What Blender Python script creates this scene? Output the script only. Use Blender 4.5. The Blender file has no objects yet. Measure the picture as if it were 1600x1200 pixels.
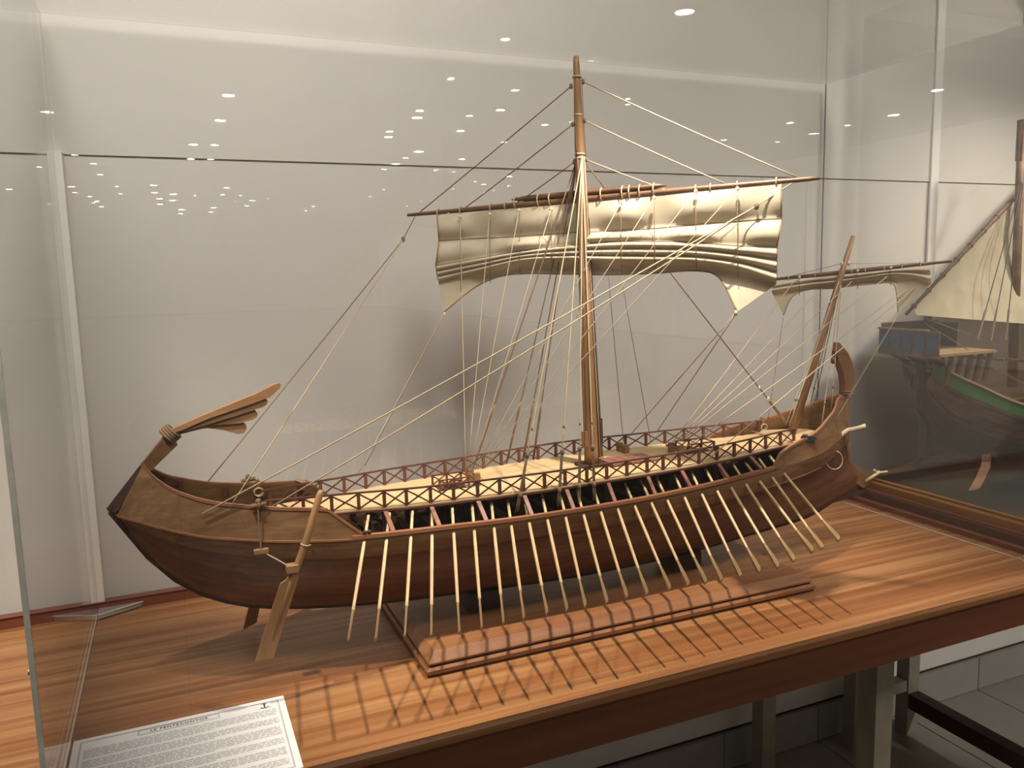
import bpy, math, random
from mathutils import Vector, Matrix

random.seed(7)
sc = bpy.context.scene
COL = sc.collection

# ------------------------------------------------------------------ camera, world, lights, exposure
T = 0.67                      # height of the table top
FPX = 1250.0                  # focal length in pixels of the 1600 px wide photograph
CAM = Vector((0.0, 0.0, T + 0.55))
_p, _r, _y = math.radians(7.68), math.radians(-1.43), math.radians(22.97)
_f = Vector((math.sin(_y) * math.cos(_p), math.cos(_y) * math.cos(_p), -math.sin(_p)))
_ri0 = Vector((math.cos(_y), -math.sin(_y), 0.0))
_up0 = _ri0.cross(_f)
_ri = _ri0 * math.cos(_r) + _up0 * math.sin(_r)
_up = _ri.cross(_f)
cam_data = bpy.data.cameras.new('camera')
cam_data.sensor_fit = 'HORIZONTAL'
cam_data.sensor_width = 36.0
cam_data.lens = 36.0 * FPX / 1600.0
cam_data.clip_start = 0.02
cam_data.clip_end = 100.0
cam = bpy.data.objects.new('camera', cam_data)
m = Matrix((( _ri.x, _up.x, -_f.x, CAM.x), (_ri.y, _up.y, -_f.y, CAM.y), (_ri.z, _up.z, -_f.z, CAM.z), (0, 0, 0, 1)))
cam.matrix_world = m
COL.objects.link(cam)
sc.camera = cam

world = bpy.data.worlds.new('gallery_air')
sc.world = world
world.use_nodes = True
world.node_tree.nodes['Background'].inputs[0].default_value = (1.0, 0.93, 0.84, 1)
world.node_tree.nodes['Background'].inputs[1].default_value = 0.24

def spot(name, loc, aim, watts, cone, blend, radius, col=(1.0, 0.915, 0.79)):
    d = bpy.data.lights.new(name, 'SPOT')
    d.energy = watts
    d.spot_size = math.radians(cone)
    d.spot_blend = blend
    d.shadow_soft_size = radius
    d.color = col
    o = bpy.data.objects.new(name, d)
    COL.objects.link(o)
    o.location = loc
    o.rotation_euler = (Vector(aim) - Vector(loc)).to_track_quat('-Z', 'Y').to_euler()
    return o

# the row of picture spots that hangs just above the glass cases
spot('spot_centre', (0.68, 0.89, 1.80), (0.66, 1.00, T), 56, 70, 0.7, 0.010)
spot('spot_stern', (-0.19, 0.91, 1.80), (0.0, 1.10, T), 40, 66, 0.9, 0.014)
spot('spot_bow', (1.52, 0.90, 1.80), (1.38, 1.05, T), 8, 66, 0.9, 0.014)
spot('spot_neighbour', (2.15, 0.90, 1.95), (1.9, 1.25, 0.6), 42, 100, 0.9, 0.03)
# ceiling spots of the hall that wash the wall
WHITE = (1.0, 0.955, 0.89)
spot('ceiling_wash', (-0.25, 0.25, 2.86), (-0.08, 1.5, 1.80), 205, 66, 1.0, 0.42, WHITE)
spot('ceiling_wash', (0.60, 0.10, 2.86), (0.48, 1.5, 1.75), 160, 68, 1.0, 0.42, WHITE)
spot('ceiling_wash', (1.15, 0.05, 2.86), (1.62, 1.5, 0.95), 190, 58, 1.0, 0.42, WHITE)
spot('ceiling_wash', (2.10, 0.10, 2.86), (2.0, 1.5, 1.3), 75, 80, 1.0, 0.42, WHITE)

# a far hall spot that reaches the floor under the right-hand table
spot('hall_spot', (3.0, -4.0, 2.86), (2.15, 1.30, 0.16), 400, 10, 0.5, 0.06, WHITE)

vs = sc.view_settings
vs.view_transform = 'Standard'
vs.look = 'None'
vs.exposure = 0.3
vs.gamma = 1.0
vs.use_curve_mapping = False
sc.cycles.max_bounces = 6
sc.cycles.diffuse_bounces = 3
sc.cycles.caustics_reflective = False
sc.cycles.transparent_max_bounces = 20
sc.cycles.glossy_bounces = 3
sc.cycles.sample_clamp_indirect = 0
sc.cycles.use_adaptive_sampling = True
sc.cycles.adaptive_threshold = 0.02

# ------------------------------------------------------------------ helpers
def ray(px, py):
    return _ri * ((px - 800) / FPX) + _up * (-(py - 600) / FPX) + _f
def AY(px, py, Y):            # the point of a pixel's line of sight at depth y = Y
    d = ray(px, py)
    return CAM + d * ((Y - CAM.y) / d.y)
def AZ(px, py, Z):
    d = ray(px, py)
    return CAM + d * ((Z - CAM.z) / d.z)
def AX(px, py, X):
    d = ray(px, py)
    return CAM + d * ((X - CAM.x) / d.x)
def APL(px, py, p0, n):       # the same on any plane
    d = ray(px, py)
    return CAM + d * ((p0 - CAM).dot(n) / d.dot(n))

def lin(c):
    return tuple((x / 12.92 if x <= 0.04045 else ((x + 0.055) / 1.055) ** 2.4) for x in [v / 255.0 for v in c])

def interp(tab, x):
    if x <= tab[0][0]: return tab[0][1]
    for (a, va), (b, vb) in zip(tab, tab[1:]):
        if x <= b:
            t = (x - a) / (b - a)
            return va + (vb - va) * t
    return tab[-1][1]

def spl(tab, x):              # smooth (Catmull-Rom) table lookup
    n = len(tab)
    if x <= tab[0][0]: return tab[0][1]
    if x >= tab[-1][0]: return tab[-1][1]
    for i in range(n - 1):
        if x <= tab[i + 1][0]:
            x0, y0 = tab[i]; x1, y1 = tab[i + 1]
            h = x1 - x0
            def sl(k):
                if k == 0: return (tab[1][1] - tab[0][1]) / (tab[1][0] - tab[0][0])
                if k == n - 1: return (tab[-1][1] - tab[-2][1]) / (tab[-1][0] - tab[-2][0])
                return (tab[k + 1][1] - tab[k - 1][1]) / (tab[k + 1][0] - tab[k - 1][0])
            t = (x - x0) / h
            return ((2*t**3 - 3*t*t + 1) * y0 + (t**3 - 2*t*t + t) * h * sl(i) + (-2*t**3 + 3*t*t) * y1 + (t**3 - t*t) * h * sl(i + 1))

WLOC = {}
def wl(o):
    return WLOC.get(o.name, Vector((0, 0, 0)))
def link(o, parent=None, loc=(0, 0, 0)):
    COL.objects.link(o)
    loc = Vector(loc)
    if parent:
        o.parent = parent
        o.location = loc - wl(parent)
    else:
        o.location = loc
    WLOC[o.name] = loc
    return o
def tag(o, label=None, cat=None, group=None, kind=None):
    if label: o['label'] = label
    if cat: o['category'] = cat
    if group: o['group'] = group
    if kind: o['kind'] = kind
    return o
def thing(name, loc, label, cat, group=None):
    o = bpy.data.objects.new(name, None)
    o.empty_display_size = 0.02
    link(o, None, loc)
    return tag(o, label, cat, group)

def mesh(name, v, f, mat, smooth=False):
    me = bpy.data.meshes.new(name)
    me.from_pydata([tuple(a) for a in v], [], f)
    if mat: me.materials.append(mat)
    if smooth:
        me.polygons.foreach_set('use_smooth', [True] * len(me.polygons))
    me.update()
    return me
def add(name, v, f, mat, parent=None, smooth=False, loc=(0, 0, 0)):
    o = bpy.data.objects.new(name, mesh(name, v, f, mat, smooth))
    return link(o, parent, loc)
def inst(name, me, parent=None, loc=(0, 0, 0), rot=None, scale=None):
    o = bpy.data.objects.new(name, me)
    link(o, parent, loc)
    if rot: o.rotation_euler = rot
    if scale: o.scale = scale
    return o

class MB:                      # a small mesh collector
    def __init__(s): s.v = []; s.f = []
    def push(s, v, f):
        n = len(s.v); s.v += [Vector(a) for a in v]; s.f += [tuple(i + n for i in q) for q in f]; return s
    def box(s, x0, x1, y0, y1, z0, z1):
        return s.push([(x0,y0,z0),(x1,y0,z0),(x1,y1,z0),(x0,y1,z0),(x0,y0,z1),(x1,y0,z1),(x1,y1,z1),(x0,y1,z1)],
                      [(3,2,1,0),(4,5,6,7),(0,1,5,4),(1,2,6,5),(2,3,7,6),(3,0,4,7)])
    def cbox(s, x0, x1, y0, y1, z0, z1, c):      # box with chamfered top edges
        return s.push([(x0,y0,z0),(x1,y0,z0),(x1,y1,z0),(x0,y1,z0),(x0,y0,z1-c),(x1,y0,z1-c),(x1,y1,z1-c),(x0,y1,z1-c),
                       (x0+c,y0+c,z1),(x1-c,y0+c,z1),(x1-c,y1-c,z1),(x0+c,y1-c,z1)],
                      [(3,2,1,0),(0,1,5,4),(1,2,6,5),(2,3,7,6),(3,0,4,7),(4,5,9,8),(5,6,10,9),(6,7,11,10),(7,4,8,11),(8,9,10,11)])
    def bar(s, a, b, w, h, up=(0, 0, 1)):        # rectangular bar from a to b
        a, b = Vector(a), Vector(b)
        d = (b - a).normalized(); u = Vector(up)
        sd = d.cross(u)
        if sd.length < 1e-5: sd = d.cross(Vector((1, 0, 0)))
        sd.normalize(); u = sd.cross(d)
        sd *= w / 2; u = u * (h / 2)
        v = [a - sd - u, a + sd - u, a + sd + u, a - sd + u, b - sd - u, b + sd - u, b + sd + u, b - sd + u]
        return s.push(v, [(0,1,2,3)[::-1],(4,5,6,7),(0,1,5,4),(1,2,6,5),(2,3,7,6),(3,0,4,7)])
    def tube(s, pts, r, n=6, cap=True):
        pts = [Vector(p) for p in pts]
        rr = r if isinstance(r, (list, tuple)) else [r] * len(pts)
        base = len(s.v); prev = None
        for i, p in enumerate(pts):
            d = (pts[min(i + 1, len(pts) - 1)] - pts[max(i - 1, 0)]).normalized()
            if prev is None:
                a = d.cross(Vector((0, 0, 1)))
                if a.length < 1e-3: a = d.cross(Vector((1, 0, 0)))
            else:
                a = prev - d * prev.dot(d)
            a.normalize(); prev = a; b = d.cross(a)
            for k in range(n):
                t = 2 * math.pi * k / n
                s.v.append(p + (a * math.cos(t) + b * math.sin(t)) * rr[i])
        for i in range(len(pts) - 1):
            for k in range(n):
                q = base + i * n
                s.f.append((q + k, q + (k + 1) % n, q + n + (k + 1) % n, q + n + k))
        if cap:
            s.f.append(tuple(base + k for k in range(n))[::-1])
            s.f.append(tuple(base + (len(pts) - 1) * n + k for k in range(n)))
        return s
    def ring(s, c, ax, R, r, n=10, k=5):
        ax = Vector(ax).normalized(); a = ax.cross(Vector((0.3, 0.2, 0.9))).normalized(); b = ax.cross(a)
        base = len(s.v); c = Vector(c)
        for i in range(n):
            t = 2 * math.pi * i / n; d = a * math.cos(t) + b * math.sin(t)
            for j in range(k):
                u = 2 * math.pi * j / k
                s.v.append(c + d * (R + r * math.cos(u)) + ax * (r * math.sin(u)))
        for i in range(n):
            for j in range(k):
                s.f.append((base + i*k + j, base + i*k + (j+1) % k, base + ((i+1) % n)*k + (j+1) % k, base + ((i+1) % n)*k + j))
        return s
    def ball(s, c, r, n=8, k=5, sz=(1, 1, 1)):
        base = len(s.v); c = Vector(c)
        for j in range(1, k):
            t = math.pi * j / k
            for i in range(n):
                u = 2 * math.pi * i / n
                s.v.append(c + Vector((r*sz[0]*math.sin(t)*math.cos(u), r*sz[1]*math.sin(t)*math.sin(u), r*sz[2]*math.cos(t))))
        top = len(s.v); s.v.append(c + Vector((0, 0, r*sz[2]))); s.v.append(c - Vector((0, 0, r*sz[2])))
        for j in range(k - 2):
            for i in range(n):
                a = base + j*n
                s.f.append((a + i, a + n + i, a + n + (i+1) % n, a + (i+1) % n))
        for i in range(n):
            s.f.append((top, base + i, base + (i+1) % n))
            a = base + (k - 2)*n
            s.f.append((top + 1, a + (i+1) % n, a + i))
        return s
    def prism(s, pts, y0, y1):  # outline in x,z extruded along y
        n = len(pts)
        v = [(p[0], y0, p[1]) for p in pts] + [(p[0], y1, p[1]) for p in pts]
        f = [tuple(range(n)), tuple(range(n, 2*n))[::-1]] + [(i, i + n, (i+1) % n + n, (i+1) % n) for i in range(n)]
        return s.push(v, f)
    def grid(s, rows, flip=False):
        nr, nc = len(rows), len(rows[0]); base = len(s.v)
        for r in rows: s.v += [Vector(p) for p in r]
        for i in range(nr - 1):
            for j in range(nc - 1):
                q = (base + i*nc + j, base + i*nc + j + 1, base + (i+1)*nc + j + 1, base + (i+1)*nc + j)
                s.f.append(q[::-1] if flip else q)
        return s
    def slab(s, rows, rows2):   # two matching grids joined to a closed sheet with thickness
        nr, nc = len(rows), len(rows[0]); b0 = len(s.v)
        s.grid(rows); b1 = len(s.v); s.grid(rows2, True)
        rim = [(i, 0) for i in range(nr)] + [(nr-1, j) for j in range(1, nc)] + [(i, nc-1) for i in range(nr-2, -1, -1)] + [(0, j) for j in range(nc-2, 0, -1)]
        r0 = len(s.v)                # the rim has its own vertices so that the faces keep crisp edges
        s.v += [s.v[b0 + i*nc + j].copy() for i, j in rim] + [s.v[b1 + i*nc + j].copy() for i, j in rim]
        n = len(rim)
        for k in range(n):
            s.f.append((r0 + k, r0 + (k + 1) % n, r0 + n + (k + 1) % n, r0 + n + k)[::-1])
        return s
    def build(s, name, mat, parent=None, smooth=False, loc=(0, 0, 0)):
        return add(name, s.v, s.f, mat, parent, smooth, loc)
    def me(s, name, mat, smooth=False):
        return mesh(name, s.v, s.f, mat, smooth)

# ------------------------------------------------------------------ materials
def nmat(name):
    m_ = bpy.data.materials.new(name); m_.use_nodes = True
    nt = m_.node_tree
    return m_, nt, nt.nodes['Principled BSDF']
def plain(name, c, rough=0.6, metal=0.0, noise=0.0, nscale=30.0, spec=0.5, bump=0.0):
    m_, nt, b = nmat(name)
    c = lin(c)
    b.inputs['Roughness'].default_value = rough
    b.inputs['Metallic'].default_value = metal
    b.inputs['Specular IOR Level'].default_value = spec
    tc = nt.nodes.new('ShaderNodeTexCoord')
    n = nt.nodes.new('ShaderNodeTexNoise'); n.inputs['Scale'].default_value = nscale; n.inputs['Detail'].default_value = 5
    nt.links.new(tc.outputs['Object'], n.inputs['Vector'])
    r = nt.nodes.new('ShaderNodeValToRGB')
    k = max(noise, 0.02)
    r.color_ramp.elements[0].position = 0.3; r.color_ramp.elements[1].position = 0.7
    r.color_ramp.elements[0].color = (*[x * (1 - k) for x in c], 1)
    r.color_ramp.elements[1].color = (*[min(1, x * (1 + k)) for x in c], 1)
    nt.links.new(n.outputs['Fac'], r.inputs['Fac'])
    nt.links.new(r.outputs['Color'], b.inputs['Base Color'])
    if bump:
        bp = nt.nodes.new('ShaderNodeBump'); bp.inputs['Strength'].default_value = bump; bp.inputs['Distance'].default_value = 0.002
        nt.links.new(n.outputs['Fac'], bp.inputs['Height']); nt.links.new(bp.outputs['Normal'], b.inputs['Normal'])
    return m_
def wood(name, c1, c2, scale=(3, 60, 60), rough=0.45, c3=None, big=(0.8, 7, 7), spec=0.5, bump=0.15):
    """grain runs along x: fine fibres plus broad darker streaks"""
    m_, nt, b = nmat(name)
    b.inputs['Roughness'].default_value = rough
    b.inputs['Specular IOR Level'].default_value = spec
    tc = nt.nodes.new('ShaderNodeTexCoord')
    def nz(sc_, det, dist):
        mp = nt.nodes.new('ShaderNodeMapping'); mp.inputs['Scale'].default_value = sc_
        nt.links.new(tc.outputs['Object'], mp.inputs['Vector'])
        n = nt.nodes.new('ShaderNodeTexNoise'); n.inputs['Scale'].default_value = 1.0; n.inputs['Detail'].default_value = det
        n.inputs['Distortion'].default_value = dist
        nt.links.new(mp.outputs['Vector'], n.inputs['Vector'])
        return n
    a = nz(scale, 6, 0.3); g = nz(big, 3, 0.6)
    r = nt.nodes.new('ShaderNodeValToRGB')
    r.color_ramp.elements[0].position = 0.3; r.color_ramp.elements[1].position = 0.72
    r.color_ramp.elements[0].color = (*lin(c1), 1); r.color_ramp.elements[1].color = (*lin(c2), 1)
    nt.links.new(a.outputs['Fac'], r.inputs['Fac'])
    r2 = nt.nodes.new('ShaderNodeValToRGB')
    r2.color_ramp.elements[0].position = 0.38; r2.color_ramp.elements[1].position = 0.62
    nt.links.new(g.outputs['Fac'], r2.inputs['Fac'])
    mx = nt.nodes.new('ShaderNodeMix'); mx.data_type = 'RGBA'
    nt.links.new(r2.outputs['Color'], mx.inputs['Factor'])
    nt.links.new(r.outputs['Color'], mx.inputs['A'])
    mul = nt.nodes.new('ShaderNodeMix'); mul.data_type = 'RGBA'; mul.blend_type = 'MULTIPLY'; mul.inputs['Factor'].default_value = 1.0
    nt.links.new(r.outputs['Color'], mul.inputs['A'])
    mul.inputs['B'].default_value = (*(lin(c3) if c3 else (0.82, 0.78, 0.74)), 1)
    nt.links.new(mul.outputs['Result'], mx.inputs['B'])
    nt.links.new(mx.outputs['Result'], b.inputs['Base Color'])
    bp = nt.nodes.new('ShaderNodeBump'); bp.inputs['Strength'].default_value = bump; bp.inputs['Distance'].default_value = 0.001
    nt.links.new(a.outputs['Fac'], bp.inputs['Height']); nt.links.new(bp.outputs['Normal'], b.inputs['Normal'])
    return m_
def cloth(name, c1, c2, trans=0.4):
    m_, nt, b = nmat(name)
    tc = nt.nodes.new('ShaderNodeTexCoord')
    n = nt.nodes.new('ShaderNodeTexNoise'); n.inputs['Scale'].default_value = 18; n.inputs['Detail'].default_value = 4
    nt.links.new(tc.outputs['Object'], n.inputs['Vector'])
    r = nt.nodes.new('ShaderNodeValToRGB'); r.color_ramp.elements[0].position = 0.35; r.color_ramp.elements[1].position = 0.65
    r.color_ramp.elements[0].color = (*lin(c1), 1); r.color_ramp.elements[1].color = (*lin(c2), 1)
    nt.links.new(n.outputs['Fac'], r.inputs['Fac'])
    w = nt.nodes.new('ShaderNodeTexNoise'); w.inputs['Scale'].default_value = 900
    nt.links.new(tc.outputs['Object'], w.inputs['Vector'])
    bp = nt.nodes.new('ShaderNodeBump'); bp.inputs['Strength'].default_value = 0.2; bp.inputs['Distance'].default_value = 0.0005
    nt.links.new(w.outputs['Fac'], bp.inputs['Height'])
    d = nt.nodes.new('ShaderNodeBsdfDiffuse'); t = nt.nodes.new('ShaderNodeBsdfTranslucent'); mx = nt.nodes.new('ShaderNodeMixShader')
    nt.links.new(r.outputs['Color'], d.inputs['Color']); nt.links.new(r.outputs['Color'], t.inputs['Color'])
    nt.links.new(bp.outputs['Normal'], d.inputs['Normal'])
    mx.inputs['Fac'].default_value = trans
    nt.links.new(d.outputs[0], mx.inputs[1]); nt.links.new(t.outputs[0], mx.inputs[2])
    nt.links.new(mx.outputs[0], nt.nodes['Material Output'].inputs['Surface'])
    return m_
def acrylic(name, tint, f0=0.04, haze=0.0):
    """thin clear sheet: Schlick reflection over plain transparency"""
    m_, nt, b = nmat(name)
    nt.nodes.remove(b)
    lw = nt.nodes.new('ShaderNodeLayerWeight'); lw.inputs['Blend'].default_value = 0.5
    pw = nt.nodes.new('ShaderNodeMath'); pw.operation = 'POWER'; pw.inputs[1].default_value = 5
    nt.links.new(lw.outputs['Facing'], pw.inputs[0])
    ma = nt.nodes.new('ShaderNodeMath'); ma.operation = 'MULTIPLY_ADD'; ma.inputs[1].default_value = 1 - f0; ma.inputs[2].default_value = f0
    nt.links.new(pw.outputs[0], ma.inputs[0])
    tr = nt.nodes.new('ShaderNodeBsdfTransparent'); tr.inputs['Color'].default_value = (*tint, 1)
    gl = nt.nodes.new('ShaderNodeBsdfGlossy'); gl.inputs['Roughness'].default_value = 0.0
    mx = nt.nodes.new('ShaderNodeMixShader')
    nt.links.new(ma.outputs[0], mx.inputs['Fac']); nt.links.new(tr.outputs[0], mx.inputs[1]); nt.links.new(gl.outputs[0], mx.inputs[2])
    out = mx
    if haze:
        df = nt.nodes.new('ShaderNodeBsdfDiffuse'); df.inputs['Color'].default_value = (0.8, 0.78, 0.74, 1)
        m2 = nt.nodes.new('ShaderNodeMixShader'); m2.inputs['Fac'].default_value = haze
        nt.links.new(mx.outputs[0], m2.inputs[1]); nt.links.new(df.outputs[0], m2.inputs[2]); out = m2
    nt.links.new(out.outputs[0], nt.nodes['Material Output'].inputs['Surface'])
    return m_
def emit(name, c, s):
    m_, nt, b = nmat(name)
    nt.nodes.remove(b)
    e = nt.nodes.new('ShaderNodeEmission'); e.inputs['Color'].default_value = (*c, 1); e.inputs['Strength'].default_value = s
    nt.links.new(e.outputs[0], nt.nodes['Material Output'].inputs['Surface'])
    return m_

M_wall = plain('wall_paint', (212, 206, 196), 0.9, noise=0.03, nscale=3, spec=0.1)
M_white = plain('white_trim_paint', (240, 235, 224), 0.55, noise=0.02)
M_tile = plain('floor_tile_glaze', (168, 162, 152), 0.35, noise=0.08, nscale=8)
M_skirt = plain('skirting_tile_glaze', (150, 145, 136), 0.4, noise=0.08, nscale=8)
M_grout = plain('dark_grout', (52, 48, 44), 0.9)
M_ceil = plain('ceiling_paint', (205, 200, 190), 0.9)
M_table = wood('table_veneer', (150, 102, 62), (186, 138, 90), (2.2, 70, 70), 0.42, (212, 186, 170), (0.5, 48, 48), bump=0.08)
M_apron = wood('table_edge_wood', (104, 56, 34), (128, 72, 44), (2, 60, 60), 0.45)
M_ledge = wood('red_ledge_wood', (120, 66, 50), (142, 82, 62), (2, 50, 50), 0.4)
M_steel = plain('leg_steel', (150, 142, 126), 0.5, metal=0.3, noise=0.1, nscale=20)
M_stand = wood('stand_mahogany', (138, 90, 58), (166, 114, 74), (4, 90, 90), 0.42, spec=0.35)
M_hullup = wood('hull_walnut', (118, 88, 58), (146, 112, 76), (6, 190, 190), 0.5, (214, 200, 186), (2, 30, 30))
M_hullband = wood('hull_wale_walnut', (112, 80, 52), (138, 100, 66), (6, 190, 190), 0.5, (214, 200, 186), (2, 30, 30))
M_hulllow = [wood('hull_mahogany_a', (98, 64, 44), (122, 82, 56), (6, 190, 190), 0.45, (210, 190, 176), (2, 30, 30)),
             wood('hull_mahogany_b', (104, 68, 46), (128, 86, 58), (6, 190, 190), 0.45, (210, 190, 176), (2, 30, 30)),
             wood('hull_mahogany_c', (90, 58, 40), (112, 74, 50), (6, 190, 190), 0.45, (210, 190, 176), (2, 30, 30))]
M_cap = wood('cap_rail_wood', (142, 94, 66), (168, 116, 84), (10, 200, 200), 0.45)
M_rail = wood('railing_wood', (88, 52, 40), (110, 68, 52), (20, 300, 300), 0.5)
M_strut = wood('strut_wood', (130, 84, 66), (152, 102, 82), (20, 300, 300), 0.5)
M_deck = wood('deck_maple', (198, 168, 124), (212, 184, 140), (3, 120, 120), 0.55, (246, 238, 226), (1.5, 30, 30))
M_oar = wood('oar_maple', (206, 176, 128), (224, 198, 152), (30, 40, 40), 0.45)
M_mast = wood('mast_wood', (134, 98, 64), (162, 122, 84), (60, 60, 3), 0.5)
M_yard = wood('yard_wood', (102, 72, 48), (128, 94, 66), (20, 60, 60), 0.4)
M_feather = wood('stern_feather_wood', (150, 108, 72), (176, 134, 94), (8, 120, 120), 0.5)
M_prow = wood('prow_wood', (122, 88, 58), (150, 112, 76), (60, 60, 6), 0.5)
M_ruddr = wood('steering_oar_wood', (150, 112, 72), (174, 134, 92), (40, 40, 6), 0.5)
M_dark = plain('dark_walnut', (58, 36, 26), 0.6, noise=0.15)
M_inner = plain('hull_inside', (84, 56, 38), 0.7, noise=0.15)
M_rope = plain('hemp_rope', (188, 168, 134), 0.8, noise=0.25, nscale=900, bump=0.4)
M_ropeD = plain('tarred_rope', (128, 100, 72), 0.8, noise=0.3, nscale=900, bump=0.4)
M_thread = plain('fine_thread', (188, 170, 140), 0.8, noise=0.15, nscale=900)
M_bead = plain('pale_wood_block', (222, 200, 162), 0.6, noise=0.1)
M_sail = cloth('sail_cotton', (214, 200, 172), (230, 219, 196), 0.45)
M_sail2 = cloth('old_sail_cotton', (190, 176, 146), (204, 192, 164), 0.3)
M_tape = plain('sail_tape', (146, 120, 86), 0.8, noise=0.1)
M_acr = acrylic('clear_acrylic', (0.992, 0.992, 0.992), 0.04, 0.004)
M_acr2 = acrylic('clear_acrylic_lid', (0.955, 0.955, 0.955), 0.035, 0.0)
M_acrh = acrylic('frosted_acrylic', (0.95, 0.95, 0.95), 0.05, 0.30)
M_edge = plain('polished_acrylic_edge', (236, 234, 218), 0.25, noise=0.1, nscale=40)
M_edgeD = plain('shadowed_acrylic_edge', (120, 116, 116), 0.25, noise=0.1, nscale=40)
M_paper = plain('white_paper', (244, 241, 240), 0.8, noise=0.005, spec=0.1)
M_ink = plain('black_ink', (40, 38, 40), 0.9)
M_ink2 = plain('grey_ink', (140, 138, 142), 0.9)
M_brass = plain('brass_screw', (190, 160, 90), 0.3, metal=0.8)
M_blue = plain('blue_paint', (34, 84, 124), 0.6, noise=0.15, nscale=40)
M_green = plain('green_paint', (62, 128, 52), 0.6, noise=0.15, nscale=40)
M_board = plain('dark_green_board', (16, 34, 32), 0.6, noise=0.2, nscale=12)
M_nbw = [wood('old_oak_a', (104, 72, 46), (132, 96, 64), (5, 90, 90), 0.6, (190, 176, 160), (4, 26, 26)),
         wood('old_oak_b', (92, 64, 42), (118, 86, 58), (5, 90, 90), 0.6, (190, 176, 160), (4, 26, 26))]
M_nbdark = plain('blackened_oak', (50, 38, 30), 0.65, noise=0.25, nscale=25)
M_nbdeck = wood('old_deck', (158, 126, 84), (180, 148, 104), (5, 90, 90), 0.6)
M_mould = wood('golden_moulding', (134, 94, 52), (158, 114, 66), (60, 3, 60), 0.35)
M_iron = plain('blue_black_iron', (38, 50, 60), 0.4, metal=0.2)
M_lamp = emit('downlight_glow', (1.0, 0.95, 0.86), 70.0)

# ------------------------------------------------------------------ the setting
YW = 1.50                        # face of the wall behind the tables
def struct(name, mb, mat, parent=None):
    o = mb.build(name, mat, parent)
    if not parent: o['kind'] = 'structure'
    return o
floor = struct('floor', MB().box(-6, 9, -34, YW + 0.1, -0.06, -0.004), M_grout)
tile_me = MB().cbox(-0.1485, 0.1485, -0.1485, 0.1485, -0.004, 0.0, 0.0008).me('floor_tile', M_tile)
nt_ = 0
for ix in range(14):
    for iy in range(6):
        x = 0.42 + ix * 0.30; y = YW - 0.16 - iy * 0.30
        inst('floor_tile', tile_me, floor, (x, y, 0)); nt_ += 1
rest = MB()
for ix in range(-20, 28):
    for iy in range(114):
        x = 0.42 + ix * 0.30; y = YW - 0.16 - iy * 0.30
        if 0 <= ix < 14 and iy < 6: continue
        rest.push([(x-.1485,y-.1485,0),(x+.1485,y-.1485,0),(x+.1485,y+.1485,0),(x-.1485,y+.1485,0)], [(0,1,2,3)])
o = rest.build('far_floor_tiles', M_tile, floor); o['kind'] = 'stuff'
wall_back = struct('wall_back', MB().box(-6, 9, YW, YW + 0.12, 0, 3.0), M_wall)
ceiling = struct('ceiling', MB().box(-6, 9, -34, YW + 0.12, 2.9, 3.0), M_ceil)
struct('wall_front', MB().box(-6, 9, -34.1, -34, 0, 3.0), M_wall)
struct('trim_1', MB().box(-6, 9, YW - 0.003, YW - 0.0005, 1.432, 2.9), M_wall)          # proud upper band of the wall
struct('trim_2', MB().box(-0.172, -0.138, YW - 0.030, YW - 0.0005, T + 0.02, 1.4315), M_white)   # white batten
struct('trim_3', MB().box(1.800, 1.826, YW - 0.009, YW - 0.0035, T - 0.1, 2.4), M_white)
bb = struct('baseboard_back', MB().box(-6, 9, YW - 0.006, YW - 0.0002, 0.0, 0.098), M_grout)
sk_me = MB().box(-0.1485, 0.1485, -0.012, 0.0, 0.002, 0.096).me('skirting_tile', M_skirt)
for ix in range(14):
    inst('skirting_tile', sk_me, bb, (0.42 + ix * 0.30, YW - 0.004, 0))
sk2 = MB()
for ix in list(range(-20, 0)) + list(range(14, 28)):
    x = 0.42 + ix * 0.30
    sk2.box(x - .1485, x + .1485, YW - 0.016, YW - 0.004, 0.002, 0.096)
o = sk2.build('far_skirting_tiles', M_skirt, bb); o['kind'] = 'stuff'

# ceiling downlights of the hall behind the viewer: they show as mirrored spots in the front pane
YF = 0.871                       # front pane
lamp_ring = MB()
dots = [(1070,17,1.1),(790,60,.6),(357,148,1.0),(805,140,.7),(656,172,.8),(652,183,1.0),(782,171,.9),(852,194,.8),(982,153,.5),(981,162,.5),
        (1397,179,1.1),(1325,195,.6),(1235,191,.8),(1465,140,1.0),(1436,208,.5),(1351,257,1.0),(1327,280,.5),(1374,335,1.0),(1319,351,1.0),(1300,303,.8),
        (655,236,1.2),(634,246,.8),(722,248,.9),(709,268,.5),(796,275,1.0),(742,283,.7),(794,290,.7),(771,297,.6),(770,309,.5),(659,314,.8),
        (146,255,.9),(302,225,1.0),(336,226,.9),(182,291,.8),(240,289,1.1),(249,310,1.2),(271,303,1.2),(284,327,1.3),(112,291,1.0),(139,307,.9),(152,314,1.0),
        (354,293,.9),(394,313,1.2),(334,324,1.1),(375,305,.6),(14,295,1.0),(309,294,.6),(61,260,.7),(410,330,.8),(700,332,.7),(490,322,.8),(430,300,.6),(560,318,.7),(600,296,.7)]
disc_me = None
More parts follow.
